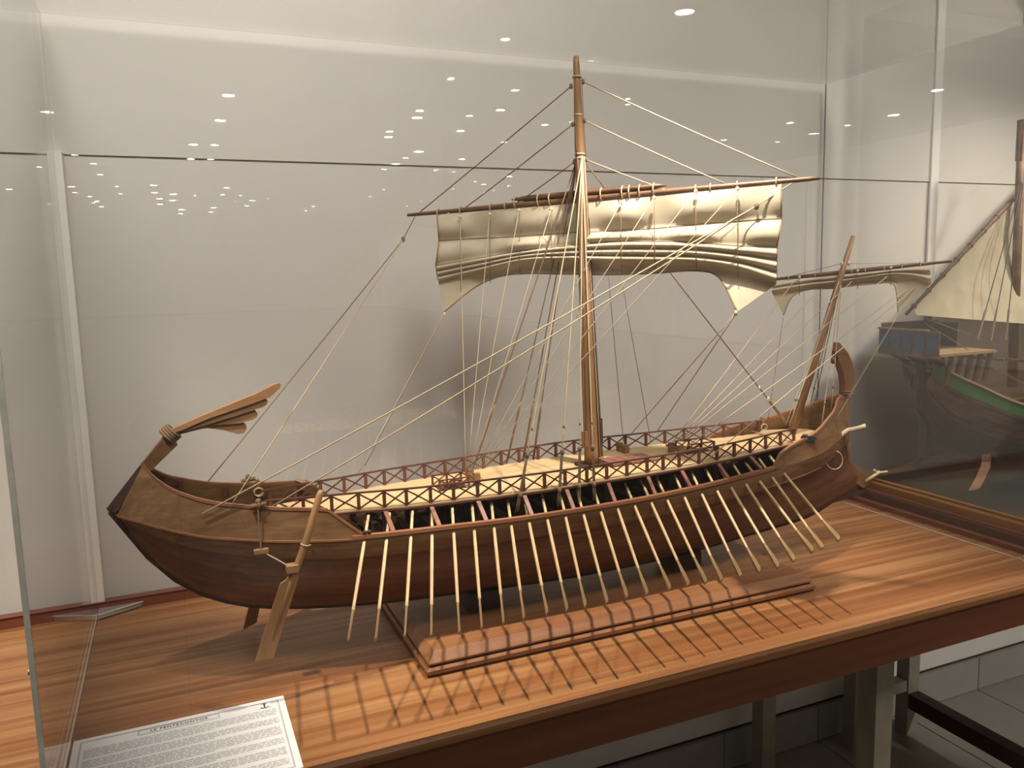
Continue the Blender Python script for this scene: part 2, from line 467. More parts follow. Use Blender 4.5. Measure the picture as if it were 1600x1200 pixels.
def make_downlight(loc, k):
    r = 0.055
    t = thing('ceiling_downlight', loc, 'round recessed ceiling downlight of the hall, mirrored as a white spot in the glass', 'ceiling light', 'ceiling downlights mirrored in the front pane')
    n = 14
    cs = [(math.cos(2*math.pi*i/n), math.sin(2*math.pi*i/n)) for i in range(n)]
    v = [(a*r*k*1.18, b*r*k*1.18, 0.0) for a, b in cs] + [(a*r*k*1.18, b*r*k*1.18, -0.008) for a, b in cs] + [(a*r*k, b*r*k, -0.008) for a, b in cs] + [(a*r*k, b*r*k, -0.002) for a, b in cs]
    f = []
    for q in range(3):
        f += [(q*n+i, q*n+(i+1) % n, (q+1)*n+(i+1) % n, (q+1)*n+i) for i in range(n)]
    o = bpy.data.objects.new('bezel', mesh('bezel', v, f, M_white)); link(o, t, loc)
    o = bpy.data.objects.new('lamp_disc', mesh('lamp_disc', [(a*r*k, b*r*k, -0.003) for a, b in cs], [tuple(range(n))[::-1]], M_lamp)); link(o, t, loc)
ZC = 2.9
for px, py, k in dots:
    p = AZ(px, py, ZC)
    y = 2 * YF - p.y
    if y < -33.5 or p.x < -5.8 or p.x > 8.8: continue
    make_downlight(Vector((p.x, y, ZC)), k)

# ------------------------------------------------------------------ tables
TX0, TX1 = -0.300, 1.452
table = thing('display_table', (0.6, 1.18, 0), 'long orange-brown veneered table carrying the oared galley model', 'table')
MB().cbox(TX0, TX1, 0.868, YW - 0.001, T - 0.012, T, 0.003).build('table_top', M_table, table)
MB().box(TX0 + 0.004, TX1, 0.871, 0.892, T - 0.072, T - 0.0122).build('front_apron', M_apron, table)
MB().box(TX0 + 0.004, TX0 + 0.024, 0.8922, YW - 0.002, T - 0.072, T - 0.0122).build('side_apron', M_apron, table)
MB().box(TX0 + 0.03, TX1, YW - 0.024, YW - 0.002, T - 0.072, T - 0.0122).build('back_apron', M_apron, table)
MB().cbox(TX0, TX1, 1.4815, YW - 0.032, T + 0.0002, T + 0.020, 0.003).build('back_ledge', M_ledge, table)
def leg(parent, x, y, w=0.038, top=T - 0.0125):
    MB().box(x - w/2, x + w/2, y - w/2, y + w/2, 0.0005, top).build('leg', M_steel, parent)
leg(table, 1.045, 0.93); leg(table, 1.235, 1.42); leg(table, -0.16, 0.93); leg(table, -0.16, 1.42)

table2 = thing('display_table', (2.2, 1.18, 0), 'wooden table at the right carrying the green-banded ship model', 'table')
MB().cbox(1.454, 3.2, 0.868, YW - 0.05, T - 0.012, T, 0.003).build('table_top', M_table, table2)
MB().box(1.454, 3.2, 0.871, 0.892, T - 0.072, T - 0.0122).build('front_apron', M_apron, table2)
leg(table2, 1.53, 1.425); leg(table2, 1.715, 1.425); leg(table2, 1.715, 0.93); leg(table2, 3.1, 0.93); leg(table2, 3.1, 1.42)
MB().box(1.697, 1.733, 0.95, 1.405, 0.075, 0.115).build('foot_rail', M_dark, table2)
MB().box(1.55, 1.695, 1.41, 1.44, 0.12, 0.15).build('foot_rail', M_steel, table2)

# ------------------------------------------------------------------ acrylic case over the galley
CX0, CX1, CY0, CY1, CZ = -0.153, 1.432, YF - 0.0, 1.478, 1.64
th = 0.005
case = thing('acrylic_case', ((CX0 + CX1)/2, (CY0 + CY1)/2, T), 'clear acrylic case standing on the table around the galley model', 'display case')
e_ = 0.0004
MB().box(CX0 + th + e_, CX1 - th - e_, CY0, CY0 + th, T + e_, CZ).build('front_pane', M_acr, case)
MB().box(CX0 + th + e_, CX1 - th - e_, CY1 - th, CY1, T + e_, CZ).build('back_pane', M_acr, case)
MB().box(CX0, CX0 + th, CY0 + th + e_, CY1 - th - e_, T + e_, CZ).build('side_pane', M_acr, case)
MB().box(CX1 - th, CX1, CY0 + th + e_, CY1 - th - e_, T + e_, CZ).build('side_pane', M_acr, case)
MB().box(CX0, CX1, CY0, CY1, CZ + e_, CZ + th).build('lid_pane', M_acr2, case)
MB().box(CX0, CX0 + th, CY0, CY0 + th, T + e_, CZ).build('corner_edge', M_edge, case)
MB().box(CX0, CX0 + th * 0.5, CY1 - th * 0.5, CY1, T + e_, CZ).build('corner_edge', M_edge, case)
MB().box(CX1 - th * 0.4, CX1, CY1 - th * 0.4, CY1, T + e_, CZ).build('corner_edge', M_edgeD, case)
MB().box(CX1 - th, CX1, CY0, CY0 + th, T + e_, CZ).build('corner_edge', M_edge, case)
MB().box(CX0 + 0.001, CX0 + 0.0035, CY0 + th, CY1 - th, T + 0.0001, T + 0.0018).build('bottom_edge', M_edge, case)
MB().box(CX1 - 0.0035, CX1 - 0.001, CY0 + th, CY1 - th, T + 0.0001, T + 0.0018).build('bottom_edge', M_edge, case)
MB().box(CX0 + th, CX1 - th, CY1 - 0.004, CY1 - 0.0015, T + 0.0001, T + 0.0014).build('bottom_edge', M_edge, case)
br = MB(); bx, by = CX0 + th + 0.0005, CY1 - th - 0.0005
br.push([(bx, by, T+.0005), (bx + .075, by, T+.0005), (bx, by - .034, T+.0005), (bx, by, T+.010), (bx + .075, by, T+.010), (bx, by - .034, T+.010)],
        [(0,2,1)[::-1], (3,4,5)[::-1], (0,1,4,3), (1,2,5,4), (2,0,3,5)])
brk = br.build('corner_bracket', M_acrh, case)
MB().bar((bx + .075, by - .0008, T+.0095), (bx + .001, by - .034, T+.0095), 0.0016, 0.0012).build('bracket_edge', M_edge, brk)
MB().bar((bx + .075, by - .0008, T+.0012), (bx + .001, by - .034, T+.0012), 0.0016, 0.0012).build('bracket_edge', M_dark, brk)
MB().tube([(CX0 - 0.0028, CY0 + 0.010, 0.842), (CX0 - 0.0001, CY0 + 0.010, 0.842)], 0.0028, 8).build('brass_screw', M_brass, case)

# ------------------------------------------------------------------ printed sheet
px0, px1, py0, py1 = -0.1465, 0.1015, CY0 + th + 0.001, 1.0515
sheet = thing('information_sheet', ((px0+px1)/2, (py0+py1)/2, T), 'white printed information sheet headed LE PENTECONTOR lying on the table', 'paper')
MB().box(px0, px1, py0, py1, T + 0.0002, T + 0.0008).build('paper', M_paper, sheet)
zt = T + 0.0010
fr = MB()
def rect(mb, a, b, c, d, w):
    for q in ((a, b, c, c + w), (a, b, d - w, d), (a, a + w, c, d), (b - w, b, c, d)):
        mb.push([(q[0],q[2],zt),(q[1],q[2],zt),(q[1],q[3],zt),(q[0],q[3],zt)], [(0,1,2,3)])
rect(fr, px0 + .008, px1 - .008, py0 + .004, py1 - .008, 0.0006)
rect(fr, px0 + .0092, px1 - .0092, py0 + .0052, py1 - .0092, 0.0003)
rect(fr, -0.075, 0.020, py1 - .0215, py1 - .0095, 0.0006)
rect(fr, -0.0735, 0.0185, py1 - .0200, py1 - .0110, 0.0003)
fr.build('printed_frame', M_ink2, sheet)
cu = bpy.data.curves.new('printed_title', 'FONT')
cu.body = 'LE PENTECONTOR'; cu.size = 0.0068; cu.align_x = 'CENTER'; cu.align_y = 'CENTER'; cu.space_character = 1.22; cu.offset = 0.0001
cu.materials.append(M_ink)
_t = bpy.data.objects.new('title_curve', cu)
_m = bpy.data.meshes.new_from_object(_t)
bpy.data.objects.remove(_t)
o = bpy.data.objects.new('printed_title', _m); link(o, sheet, (-0.0275, py1 - .0155, zt))
ln = MB(); y = py1 - 0.030
blocks = [6, 5, 7, 5, 6, 5]
for nb in blocks:
    for li in range(nb):
        x = px0 + 0.013; xe = px1 - 0.013 if li < nb - 1 else px1 - 0.09
        while x < xe:
            w = random.uniform(.0035, .013)
            w = min(w, xe - x)
            ln.push([(x,y,zt),(x+w,y,zt),(x+w,y+.0009,zt),(x,y+.0009,zt)], [(0,1,2,3)])
            for q in range(int(w / .0035)):
                xx = x + random.uniform(0, w - .0005)
                ln.push([(xx,y+.0009,zt),(xx+.0005,y+.0009,zt),(xx+.0005,y+.0016,zt),(xx,y+.0016,zt)], [(0,1,2,3)])
            x += w + .0016
        y -= 0.0034
        if y < py0 + 0.012: break
    y -= 0.0042
    if y < py0 + 0.012: break
o = ln.build('printed_text_lines', M_ink2, sheet); o['kind'] = 'stuff'
an = MB(); ax_, ay_ = px1 - 0.026, py1 - 0.016
def flat(mb, pts): mb.push([(a, b, zt) for a, b in pts], [tuple(range(len(pts)))])
flat(an, [(ax_-.0009, ay_-.006), (ax_+.0009, ay_-.006), (ax_+.0009, ay_+.006), (ax_-.0009, ay_+.006)])
flat(an, [(ax_-.0035, ay_+.0035), (ax_+.0035, ay_+.0035), (ax_+.0035, ay_+.0047), (ax_-.0035, ay_+.0047)])
for k in range(10):
    a0, a1 = math.radians(200 + k*14), math.radians(200 + (k+1)*14)
    flat(an, [(ax_+.0062*math.cos(a), ay_-.001+.0062*math.sin(a)) for a in (a0, a1)] + [(ax_+.0049*math.cos(a), ay_-.001+.0049*math.sin(a)) for a in (a1, a0)])
an.build('printed_anchor', M_ink, sheet)
fl = MB()
flat(fl, [(ax_-.016, ay_+.0058), (ax_+.012, ay_+.0058), (ax_+.012, ay_+.0066), (ax_-.016, ay_+.0066)])
flat(fl, [(ax_-.010, ay_-.0075), (ax_+.010, ay_-.0075), (ax_+.010, ay_-.0069), (ax_-.010, ay_-.0069)])
fl.build('printed_caption_lines', M_ink2, sheet)

# ------------------------------------------------------------------ display stand of the galley
YC = 1.15                        # centre plane of the galley
stand = thing('display_stand', (0.637, 1.155, T), 'dark mahogany stepped plinth with two keel blocks under the galley model', 'stand')
sx0, sx1, sy0, sy1 = 0.290, 0.985, 1.010, 1.300
MB().box(sx0 + .002, sx1 - .002, sy0 + .002, sy1 - .002, T + .0004, T + .0045).build('foot_board', M_dark, stand)
MB().cbox(sx0, sx1, sy0, sy1, T + .0045, T + .013, .003).build('lower_step', M_stand, stand)
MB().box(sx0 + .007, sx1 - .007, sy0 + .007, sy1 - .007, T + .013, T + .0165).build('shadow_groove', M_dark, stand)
MB().cbox(sx0 + .004, sx1 - .004, sy0 + .004, sy1 - .004, T + .0165, T + .031, .012).build('upper_step', M_stand, stand)
ZS = T + .031
for xa, xb in ((0.395, 0.45), (0.775, 0.83)):
    MB().box(xa, xb, YC - 0.028, YC + 0.028, ZS, ZS + 0.030).build('keel_block', M_dark, stand)

# ------------------------------------------------------------------ the galley: hull form
ZK = [(-.085,.912),(-.077,.896),(-.062,.873),(-.047,.850),(-.031,.831),(-.015,.815),(0,.802),(.037,.781),(.072,.767),(.112,.757),(.171,.747),(.267,.736),(.369,.730),(.479,.724),(.596,.720),(.788,.723),(1.002,.741),(1.10,.752),(1.187,.785)]
ZG = [(-.085,.924),(-.055,.915),(-.025,.906),(.024,.892),(.058,.887),(.093,.8815),(.16,.875),(.217,.872),(.338,.8705),(.4355,.8685),(.54,.8685),(.65,.8705),(.77,.8755),(.90,.8825),(1.0,.888),(1.06,.893),(1.1,.898),(1.15,.906),(1.187,.915)]
WG = [(-.085,.009),(-.06,.024),(-.03,.041),(0,.052),(.05,.065),(.1,.077),(.15,.087),(.2,.095),(.3,.105),(.4,.110),(.5,.113),(.6,.114),(.7,.113),(.8,.109),(.9,.100),(1.0,.084),(1.06,.069),(1.1,.052),(1.14,.031),(1.17,.014),(1.187,.006)]
XE = [(.76,1.200),(.785,1.232),(.795,1.246),(.804,1.250),(.821,1.243),(.829,1.225),(.845,1.203),(.862,1.194),(.879,1.189),(.915,1.188)]
def sstep(a, b, x):
    t = max(0, min(1, (x - a)/(b - a))); return t*t*(3 - 2*t)
def HP(sx, t, side, off=0.0):
    zk, zg, w = spl(ZK, sx), spl(ZG, sx), spl(WG, sx)
    z = zk + (zg - zk)*t
    fm = (1 - (1 - t)**2.2)**0.75
    fe = t**0.8 * 0.9 + 0.1 * min(1, t*6)
    b = max(1 - sstep(-.085, .2, sx), sstep(.9, 1.187, sx))
    y = (w + off)*(fm*(1 - b) + fe*b)
    x = sx + max(0.0, (sx - 1.0)/.187)**2*(interp(XE, z) - 1.187)
    return Vector((x, YC + side*max(y, .0015), z))
ship = thing('galley_model', (0.6, YC, ZS + 0.02), 'brown wooden model of an oared galley with rolled-up sails and cream oars on a plinth', 'ship model')
hull = MB()
NS = 56
xs = [-.085 + 1.272*i/NS for i in range(NS + 1)]
# inner skin = the hull part itself, its strakes are laid on it
rows = []
for i in range(13):
    t = i/12
    rows.append([HP(x, t, -1, -.0045) for x in xs])
rows2 = []
for i in range(13):
    rows2.append([HP(x, i/12, 1, -.0045) for x in xs])
hm = MB().grid(rows).grid(rows2, True)
hull = hm.build('hull', M_inner, ship, True)
tb = [0.0] + [0.03 + 0.085*k for k in range(1, 9)] + [0.785, 0.89, 1.0]
for side in (-1, 1):
    for k in range(len(tb) - 1):
        proud = 0.0032 if k >= 9 else 0.0
        g = 0.0006
        a, b = tb[k] + (g if k else 0), tb[k + 1] - g
        out = []; inn = []
        for q in range(4):
            t = a + (b - a)*q/3
            out.append([HP(x, t, side, proud - (0.0002 if q in (0, 3) else 0)) for x in xs])
            inn.append([HP(x, t, side, -.0040) for x in xs])
        mb = MB()
        if side < 0: mb.slab(out, inn)
        else: mb.slab(inn, out)
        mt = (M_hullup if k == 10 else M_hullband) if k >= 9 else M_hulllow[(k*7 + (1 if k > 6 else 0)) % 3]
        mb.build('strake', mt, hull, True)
# keel
kp = [(-.094, .928)] + [(x, spl(ZK, x)) for x in [-.085 + 1.272*i/40 for i in range(1, 40)]] + [(1.236, .781)]
up = [(x + .006, z + .006) for x, z in kp]
lo = [(x, z - .0035) for x, z in kp]
MB().prism(lo + up[::-1], YC - .0045, YC + .0045).build('keel', M_dark, hull)
# sternpost wedge and its upright
def pz(px, py, Y=YC):
    p = AY(px, py, Y); return (p.x, p.z)
O = [pz(223, 721), pz(166, 795), pz(193, 829)]
I = [pz(232, 727), pz(181, 799), pz(201, 829)]
wv = [.009, .0095, .010]
v = []
for (ox, oz), (ix, iz), w in zip(O, I, wv):
    v += [(ox, YC, oz), (ix, YC - w, iz), (ix, YC + w, iz)]
MB().push(v, [(0,1,4,3),(3,4,7,6),(0,3,5,2),(3,6,8,5),(1,2,5,4),(4,5,8,7),(0,2,1),(6,7,8)]).build('sternpost', M_dark, ship)
MB().prism([pz(219, 727), pz(257, 680), pz(277, 694), pz(236, 734)], YC - .008, YC + .008).build('stern_upright', M_hullup, ship)
kn = MB()
c = Vector((pz(266, 678)[0], YC, pz(266, 678)[1]))
dk = Vector((pz(282, 664)[0] - pz(258, 686)[0], 0, pz(282, 664)[1] - pz(258, 686)[1])).normalized()
for q in range(4):
    cc = c + dk*(q - 1.5)*.0035
    kn.ring(cc, dk, .0115, .0022, 10, 5)
kn.build('lashing', M_ropeD, ship, True)
# fan of stern feathers
FE = [[(475,355),(620,290),(850,195),(1000,135),(1110,78),(1140,70),(1150,80),(1140,105),(1085,155),(950,205),(700,290),(540,360),(490,375)],
      [(480,365),(700,287),(900,230),(1055,165),(1070,180),(1062,205),(1040,220),(960,246),(750,312),(560,370),(490,380)],
      [(490,375),(650,335),(850,290),(990,240),(1010,262),(1000,288),(975,300),(900,322),(750,334),(520,392),(495,390)],
      [(492,380),(640,345),(800,330),(920,323),(938,335),(942,355),(925,385),(890,392),(800,368),(700,354),(600,362),(505,400)]]
for k, pl in enumerate(FE):
    pts = [pz(150 + a/4, 580 + b/4) for a, b in pl]
    yo = -.004 + .0026*k
    MB().prism(pts, YC - .006 + yo, YC + .006 + yo).build('stern_feather', M_feather, ship)

# bulwarks
ZBS = [(-.047,.986),(-.04,.9755),(-.02,.958),(0,.948),(.02,.940),(.04,.934),(.06,.9296),(.08,.926),(.1,.923),(.12,.920),(.15,.917),(.175,.914)]
WBS = [(-.047,.010),(-.04,.017),(-.02,.034),(0,.046),(.02,.053),(.04,.058),(.06,.062),(.08,.066),(.1,.071),(.12,.075),(.175,.086)]
ZBB = [(.942,.906),(.975,.917),(1.03,.927),(1.06,.935),(1.09,.9455),(1.12,.955),(1.135,.964),(1.15,.972),(1.168,.977)]
WBB = [(.942,.094),(.975,.087),(1.03,.075),(1.06,.064),(1.09,.050),(1.12,.034),(1.135,.025),(1.15,.013),(1.168,.006)]
def bulwark(name, x0t, x1t, x0b, x1b, zt_, wt_, side):
    out, inn, top = [], [], []
    n = 26
    for q in range(5):
        r1, r2 = [], []
        for i in range(n + 1):
            s = i/n
            xt, xb = x0t + (x1t - x0t)*s, x0b + (x1b - x0b)*s
            pt = Vector((xt, YC + side*spl(wt_, xt), spl(zt_, xt)))
            pb = HP(xb, 1.0, side, .0012)
            p = pb.lerp(pt, q/4)
            r1.append(p + Vector((0, side*.0012, 0))); r2.append(Vector((p.x, YC + side*max(.0005, abs(p.y - YC) - .0028), p.z)))
            if q == 4: top.append(p.copy())
        out.append(r1); inn.append(r2)
    mb = MB()
    if side < 0: mb.slab(out, inn)
    else: mb.slab(inn, out)
    b = mb.build(name, M_hullup, ship, True)
    return b, top
def strip(name, pts, w, h, mat, parent):  # rectangular moulding along a line
    mb = MB(); rows_ = []
    for p in pts:
        rows_.append([p + Vector((0, -w/2, -h/2)), p + Vector((0, w/2, -h/2)), p + Vector((0, w/2, h/2)), p + Vector((0, -w/2, h/2)), p + Vector((0, -w/2, -h/2))])
    n = len(rows_); mb.grid(rows_)
    mb.f.append((0, 1, 2, 3)); mb.f.append(tuple((n-1)*5 + k for k in (3, 2, 1, 0)))
    return mb.build(name, mat, parent)
for side in (-1, 1):
    b, top = bulwark('stern_bulwark', -.047, .175, -.083, .224, ZBS, WBS, side)
    end = HP(.224, 1, side, .0012)
    strip('cap_rail', top + [top[-1].lerp(end, .5), end], .0052, .0040, M_cap, b)
    for xr in (-.005, .055, .115, .165):
        w = spl(WBS, xr) - .003
        MB().bar((xr, YC + side*w, spl(ZBS, xr) - .003), (xr, YC + side*(spl(WG, xr) - .006), spl(ZG, xr) - .01), .005, .004, (0, 1, 0)).build('rib', M_rail, b)
    b, top = bulwark('bow_bulwark', .942, 1.168, .924, 1.186, ZBB, WBB, side)
    st_ = HP(.924, 1, side, .0012)
    strip('cap_rail', [st_, st_.lerp(top[0], .5)] + top, .0056, .0044, M_cap, b)
    # gunwale along the rowing gap
    gp = [HP(.205 + .735*i/40, 1.0, side, .001) + Vector((0, 0, .0015)) for i in range(41)]
    strip('gunwale', gp, .0080, .0050, M_cap, ship)
    lp = [HP(-.083 + .30*i/20, 1.0, side, .0034) + Vector((0, 0, -.001)) for i in range(21)]
    strip('rubbing_strake', lp, .0022, .0026, M_cap, ship)
    lp = [HP(.90 + .16*i/12, 0.80, side, .0050) for i in range(13)]
    strip('rubbing_strake', lp, .0016, .0018, M_cap, ship)

# stem, horn and ram
SP = [(1310,618),(1325,618),(1322,635),(1321.5,669.5),(1322,695),(1328,720.5),(1342,731),(1352.5,735.5),(1358,744),(1357,752),(1345,762),(1332,752),(1318,735),(1311,705),(1310,670)]
MB().prism([pz(*q) for q in SP], YC - .006, YC + .006).build('stem', M_prow, ship)
HN = [(1307,535),(1312,541),(1320,550),(1326,562),(1330,580),(1330.5,598),(1329,616),(1315,616),(1316,600),(1314,585),(1309,570),(1305,561),(1303,548)]
horn = MB().prism([pz(*q) for q in HN], YC - .0075, YC + .0075).build('stem_horn', M_prow, ship)
MB().ball(AY(1302, 563, YC), .0058, 8, 6, (1, 1, 1.2)).build('horn_knob', M_prow, horn, True)
rg = MB(); rg.ring(AY(1322, 611, YC), (0, 0, 1), .0115, .0018, 12, 5); rg.ring(AY(1322, 615, YC), (0, 0, 1), .0115, .0018, 12, 5)
rg.build('lashing', M_ropeD, ship, True)
MB().tube([AY(1309, 688, 1.128), AY(1316, 678, 1.124), AY(1325, 672, 1.12), AY(1340, 669, 1.11), AY(1353, 665, 1.10)], [.0042, .0046, .0044, .0040, .0042], 8).build('bow_spar', M_bead, ship, True)
rm = MB().tube([AY(1352, 752, 1.145), AY(1366, 743, 1.14), AY(1374, 737, 1.14)], [.0035, .0032, .003], 6).build('ram_tip', M_bead, ship, True)
MB().tube([AY(1370, 739, 1.14), AY(1378, 738, 1.14), AY(1386, 737, 1.14)], .0022, 6).build('prong', M_bead, rm)
MB().tube([AY(1370, 739, 1.14), AY(1366, 734, 1.14)], .0022, 6).build('prong', M_bead, rm)
arc = []
for k in range(13):
    a = math.radians(75 - k*21)
    arc.append(AY(1304 + 14*math.cos(a)*(.9 if k < 9 else 1), 719 - 14.5*math.sin(a), 1.095))
MB().tube(arc, .0011, 5).build('anchor_ring', M_rope, ship, True)

# ------------------------------------------------------------------ deck and railings
DW = [(.105,.030),(.15,.040),(.21,.049),(.3,.067),(.4,.078),(.5,.088),(.64,.092),(.77,.084),(.88,.072),(.95,.058),(1.0,.050),(1.06,.042),(1.10,.028)]
DZ = [(.105,.897),(.3,.898),(.4,.899),(.5,.901),(.64,.904),(.77,.905),(.88,.907),(.95,.909),(1.06,.912),(1.10,.914)]
dx = [.105 + .995*i/50 for i in range(51)]
def dk_(x, k, dz=0): return Vector((x, YC + k*spl(DW, x), spl(DZ, x) + dz))
rows = [[dk_(x, k) for x in dx] for k in (-1, -.5, 0, .5, 1)]
rows2 = [[dk_(x, k, -.003) for x in dx] for k in (-1, -.5, 0, .5, 1)]
deck = MB().slab(rows, rows2).build('deck', M_deck, ship)
for side in (-1, 1):
    strip('deck_edge', [dk_(x, side*1.005, -.0034) for x in dx], .002, .0030, M_rail, deck)
MB().slab([[Vector((x, YC - w, .9135)) for x, w in ((1.01,.060),(1.05,.055),(1.09,.040),(1.115,.028))], [Vector((x, YC + w, .9135)) for x, w in ((1.01,.060),(1.05,.055),(1.09,.040),(1.115,.028))]],
          [[Vector((x, YC - w, .9105)) for x, w in ((1.01,.060),(1.05,.055),(1.09,.040),(1.115,.028))], [Vector((x, YC + w, .9105)) for x, w in ((1.01,.060),(1.05,.055),(1.09,.040),(1.115,.028))]]).build('foredeck', M_deck, ship)
def PRJ(p):
    q = Vector(p) - CAM; z = q.dot(_f)
    return 800 + FPX*q.dot(_ri)/z, 600 - FPX*q.dot(_up)/z
def solve_x(fn, px, lo_, hi_):
    for _ in range(40):
        mid = (lo_ + hi_)/2
        if PRJ(fn(mid))[0] < px: lo_ = mid
        else: hi_ = mid
    return (lo_ + hi_)/2
post_px = [431,475,519,561,601,635.5,673,709,746.5,781,818,851,883,917,948,979.5,1011,1036,1061,1092,1120,1147,1172,1196,1219,1240]
post_x = [solve_x(lambda x: dk_(x, -.97), p, .08, 1.1) for p in post_px]
RH = .0245
post_me = MB().box(-.0022, .0022, -.0018, .0018, 0, RH).me('post', M_rail)
for side in (-1, 1):
    rail = strip('railing', [dk_(x, side*.97, RH) for x in [post_x[0] - .012 + (post_x[-1] - post_x[0] + .016)*i/40 for i in range(41)]], .0038, .0024, M_rail, ship)
    for x in post_x:
        inst('post', post_me, rail, dk_(x, side*.97))
    for xa, xb in zip(post_x, post_x[1:]):
        a0, a1 = dk_(xa, side*.97, .0008), dk_(xa, side*.97, RH - .0015)
        b0, b1 = dk_(xb, side*.97, .0008), dk_(xb, side*.97, RH - .0015)
        MB().bar(a0, b1, .0013, .0022).build('cross_brace', M_rail, rail)
        MB().bar(a1 + Vector((0, .0012*side, 0)), b0 + Vector((0, .0012*side, 0)), .0013, .0022).build('cross_brace', M_rail, rail)

# struts between deck edge and gunwale, posts and beams under the deck
strut_x = [solve_x(lambda x: dk_(x, -1), p, .1, 1.1) for p in (602,674,747,819,885,950,1012,1065,1122,1172)]
for side in (-1, 1):
    for x in strut_x:
        g = HP(x, 1, side, -.001) + Vector((0, 0, .003))
        MB().bar(dk_(x, side, -.006), g, .0060, .0034).build('deck_strut', M_strut, ship)
        a = dk_(x, side*.92, -.004)
        MB().bar(a, (a.x, a.y, .80), .006, .006).build('deck_post', M_dark, ship)
bx_ = [solve_x(lambda x: dk_(x, -1), p, .1, 1.1) for p in (553,580,614,645,706,722,768,800)]
for x in bx_ + [.60, .70, .80, .90]:
    MB().bar(dk_(x, -.98, -.0066), dk_(x, .98, -.0066), .0065, .0072).build('deck_beam', M_dark, ship)
for k in range(18):
    x = .24 + k*.04
    w = spl(WG, x) - .02
    MB().box(x - .006, x + .006, YC - w, YC + w, .828, .832).build('rowing_bench', M_inner, ship)

# ------------------------------------------------------------------ oars
st_px = [(569,847.5),(604,844.5),(642,840),(675,837),(709,834),(741,830),(772,826),(799,822.5),(827,818),(855.5,813),(884,809),(912,805),(939,800.5),(965.5,796),(992,791.5),(1018,786.5),(1043,782.5),(1070,778),(1097,773),(1121,768),(1143,763),(1166,758),(1187.5,753),(1207.5,747.5),(1226,741)]
tp_px = [(544,1001),(587,1000),(632.5,995),(674,993),(718,989),(753,981.5),(787,974),(819,967),(855.3,959),(886.5,954),(915,948),(949,942),(980,934),(1011.5,929),(1047,921),(1076,915),(1103,910.6),(1127.5,907.5),(1157,901),(1187,893.5),(1216,886.5),(1241,876),(1270,862),(1285,857),(1311,844)]
LO = .161
for s_, t_ in zip(st_px, tp_px):
    x = AY(*s_, 1.04).x
    for _ in range(4): x = AY(*s_, YC - spl(WG, x) - .003).x
    a = AY(*s_, YC - spl(WG, x) - .003)
    d = ray(*t_).normalized(); q = CAM - a; B = q.dot(d); D = B*B - (q.length_squared - LO*LO)
    tip = CAM + d*(-B - math.sqrt(max(D, 0)))
    u = (tip - a).normalized()
    inner = a - u*.052
    for side in (-1, 1):
        fx = lambda p: p if side < 0 else Vector((p.x, 2*YC - p.y, p.z))
        mb = MB().tube([fx(inner), fx(inner + u*.10), fx(tip - u*.045)], [.0021, .0025, .0021], 8)
        wd = Vector((1, 0, 0)).cross(u).normalized(); tn = wd.cross(u).normalized()
        prof = [(.060, .0015), (.040, .0034), (.018, .0062), (.004, .0070), (.0, .0052)]
        rr = []
        for dd, hw in prof:
            cc = tip - u*dd
            rr.append([fx(cc - wd*hw), fx(cc + tn*.0014), fx(cc + wd*hw), fx(cc - tn*.0014), fx(cc - wd*hw)])
        n0 = len(mb.v); mb.grid(rr, side > 0); mb.f.append(tuple(n0 + 20 + k for k in range(4)))
        mb.build('oar', M_oar, ship, False)

# ------------------------------------------------------------------ steering oars
def steer(side):
    def F(px, py, Y=1.032):
        p = AY(px, py, Y); return p if side < 0 else Vector((p.x, 2*YC - p.y, p.z))
    r = (MB().tube([F(502, 766), F(500, 772), F(477, 850), F(457, 905), F(426, 1000)], [.0028, .0046, .0050, .0048, .0026], 8) if side < 0 else MB().tube([AY(440, 772, 1.268), AY(418, 880, 1.268), AY(398, 960, 1.268)], [.0040, .0050, .0026], 8)).build('steering_oar', M_ruddr, ship, True)
    bl = [(452,898),(466,902),(463,912),(427,1027),(398.5,1033),(438,912),(447,906)]
    pts = [F(*q) for q in bl] if side < 0 else [AY(*q, 1.268) for q in ((400, 905), (414, 905), (401, 972), (380, 983), (394, 925))]
    v = [p + Vector((0, -.0022, 0)) for p in pts] + [p + Vector((0, .0022, 0)) for p in pts]
    n = len(pts)
    MB().push(v, [tuple(range(n)), tuple(range(n, 2*n))[::-1]] + [(i, i + n, (i+1) % n + n, (i+1) % n) for i in range(n)]).build('blade', M_ruddr, r)
    c = F(457, 887); MB().box(c.x - .008, c.x + .007, c.y - .007, c.y + .007, c.z - .0045, c.z + .0045).build('tiller_block', M_ruddr, r)
    rg = MB(); rg.ring(F(477, 851), (.3, 0, 1), .0056, .0011, 10, 5); rg.tube([F(477, 851), F(486, 852, 1.06)], .0014, 5); rg.build('lashing', M_rope, r, True)
    c = F(408, 861, 1.066); MB().box(c.x - .009, c.x + .009, c.y - .004, c.y + .004, c.z - .0026, c.z + .0026).build('cleat_board', M_ruddr, ship)
    MB().tube([F(403, 792, 1.074), F(405, 830, 1.070), F(408, 860, 1.064)], .0011, 5).build('steering_rope', M_ropeD, ship)
    MB().tube([F(416, 865, 1.064), F(436, 876, 1.045), F(452, 885)], .0009, 5).build('steering_rope', M_rope, ship)
    c = F(404, 789, 1.076)
    mb = MB().tube([c + Vector((-.010, 0, -.001)), c + Vector((.010, 0, .001))], .0032, 6); mb.ring(c, (1, 0, 0), .0045, .0018, 8, 5); mb.ball(c + Vector((0, 0, .005)), .004)
    mb.build('belaying_cleat', M_ropeD, ship, True)
steer(-1); steer(1)

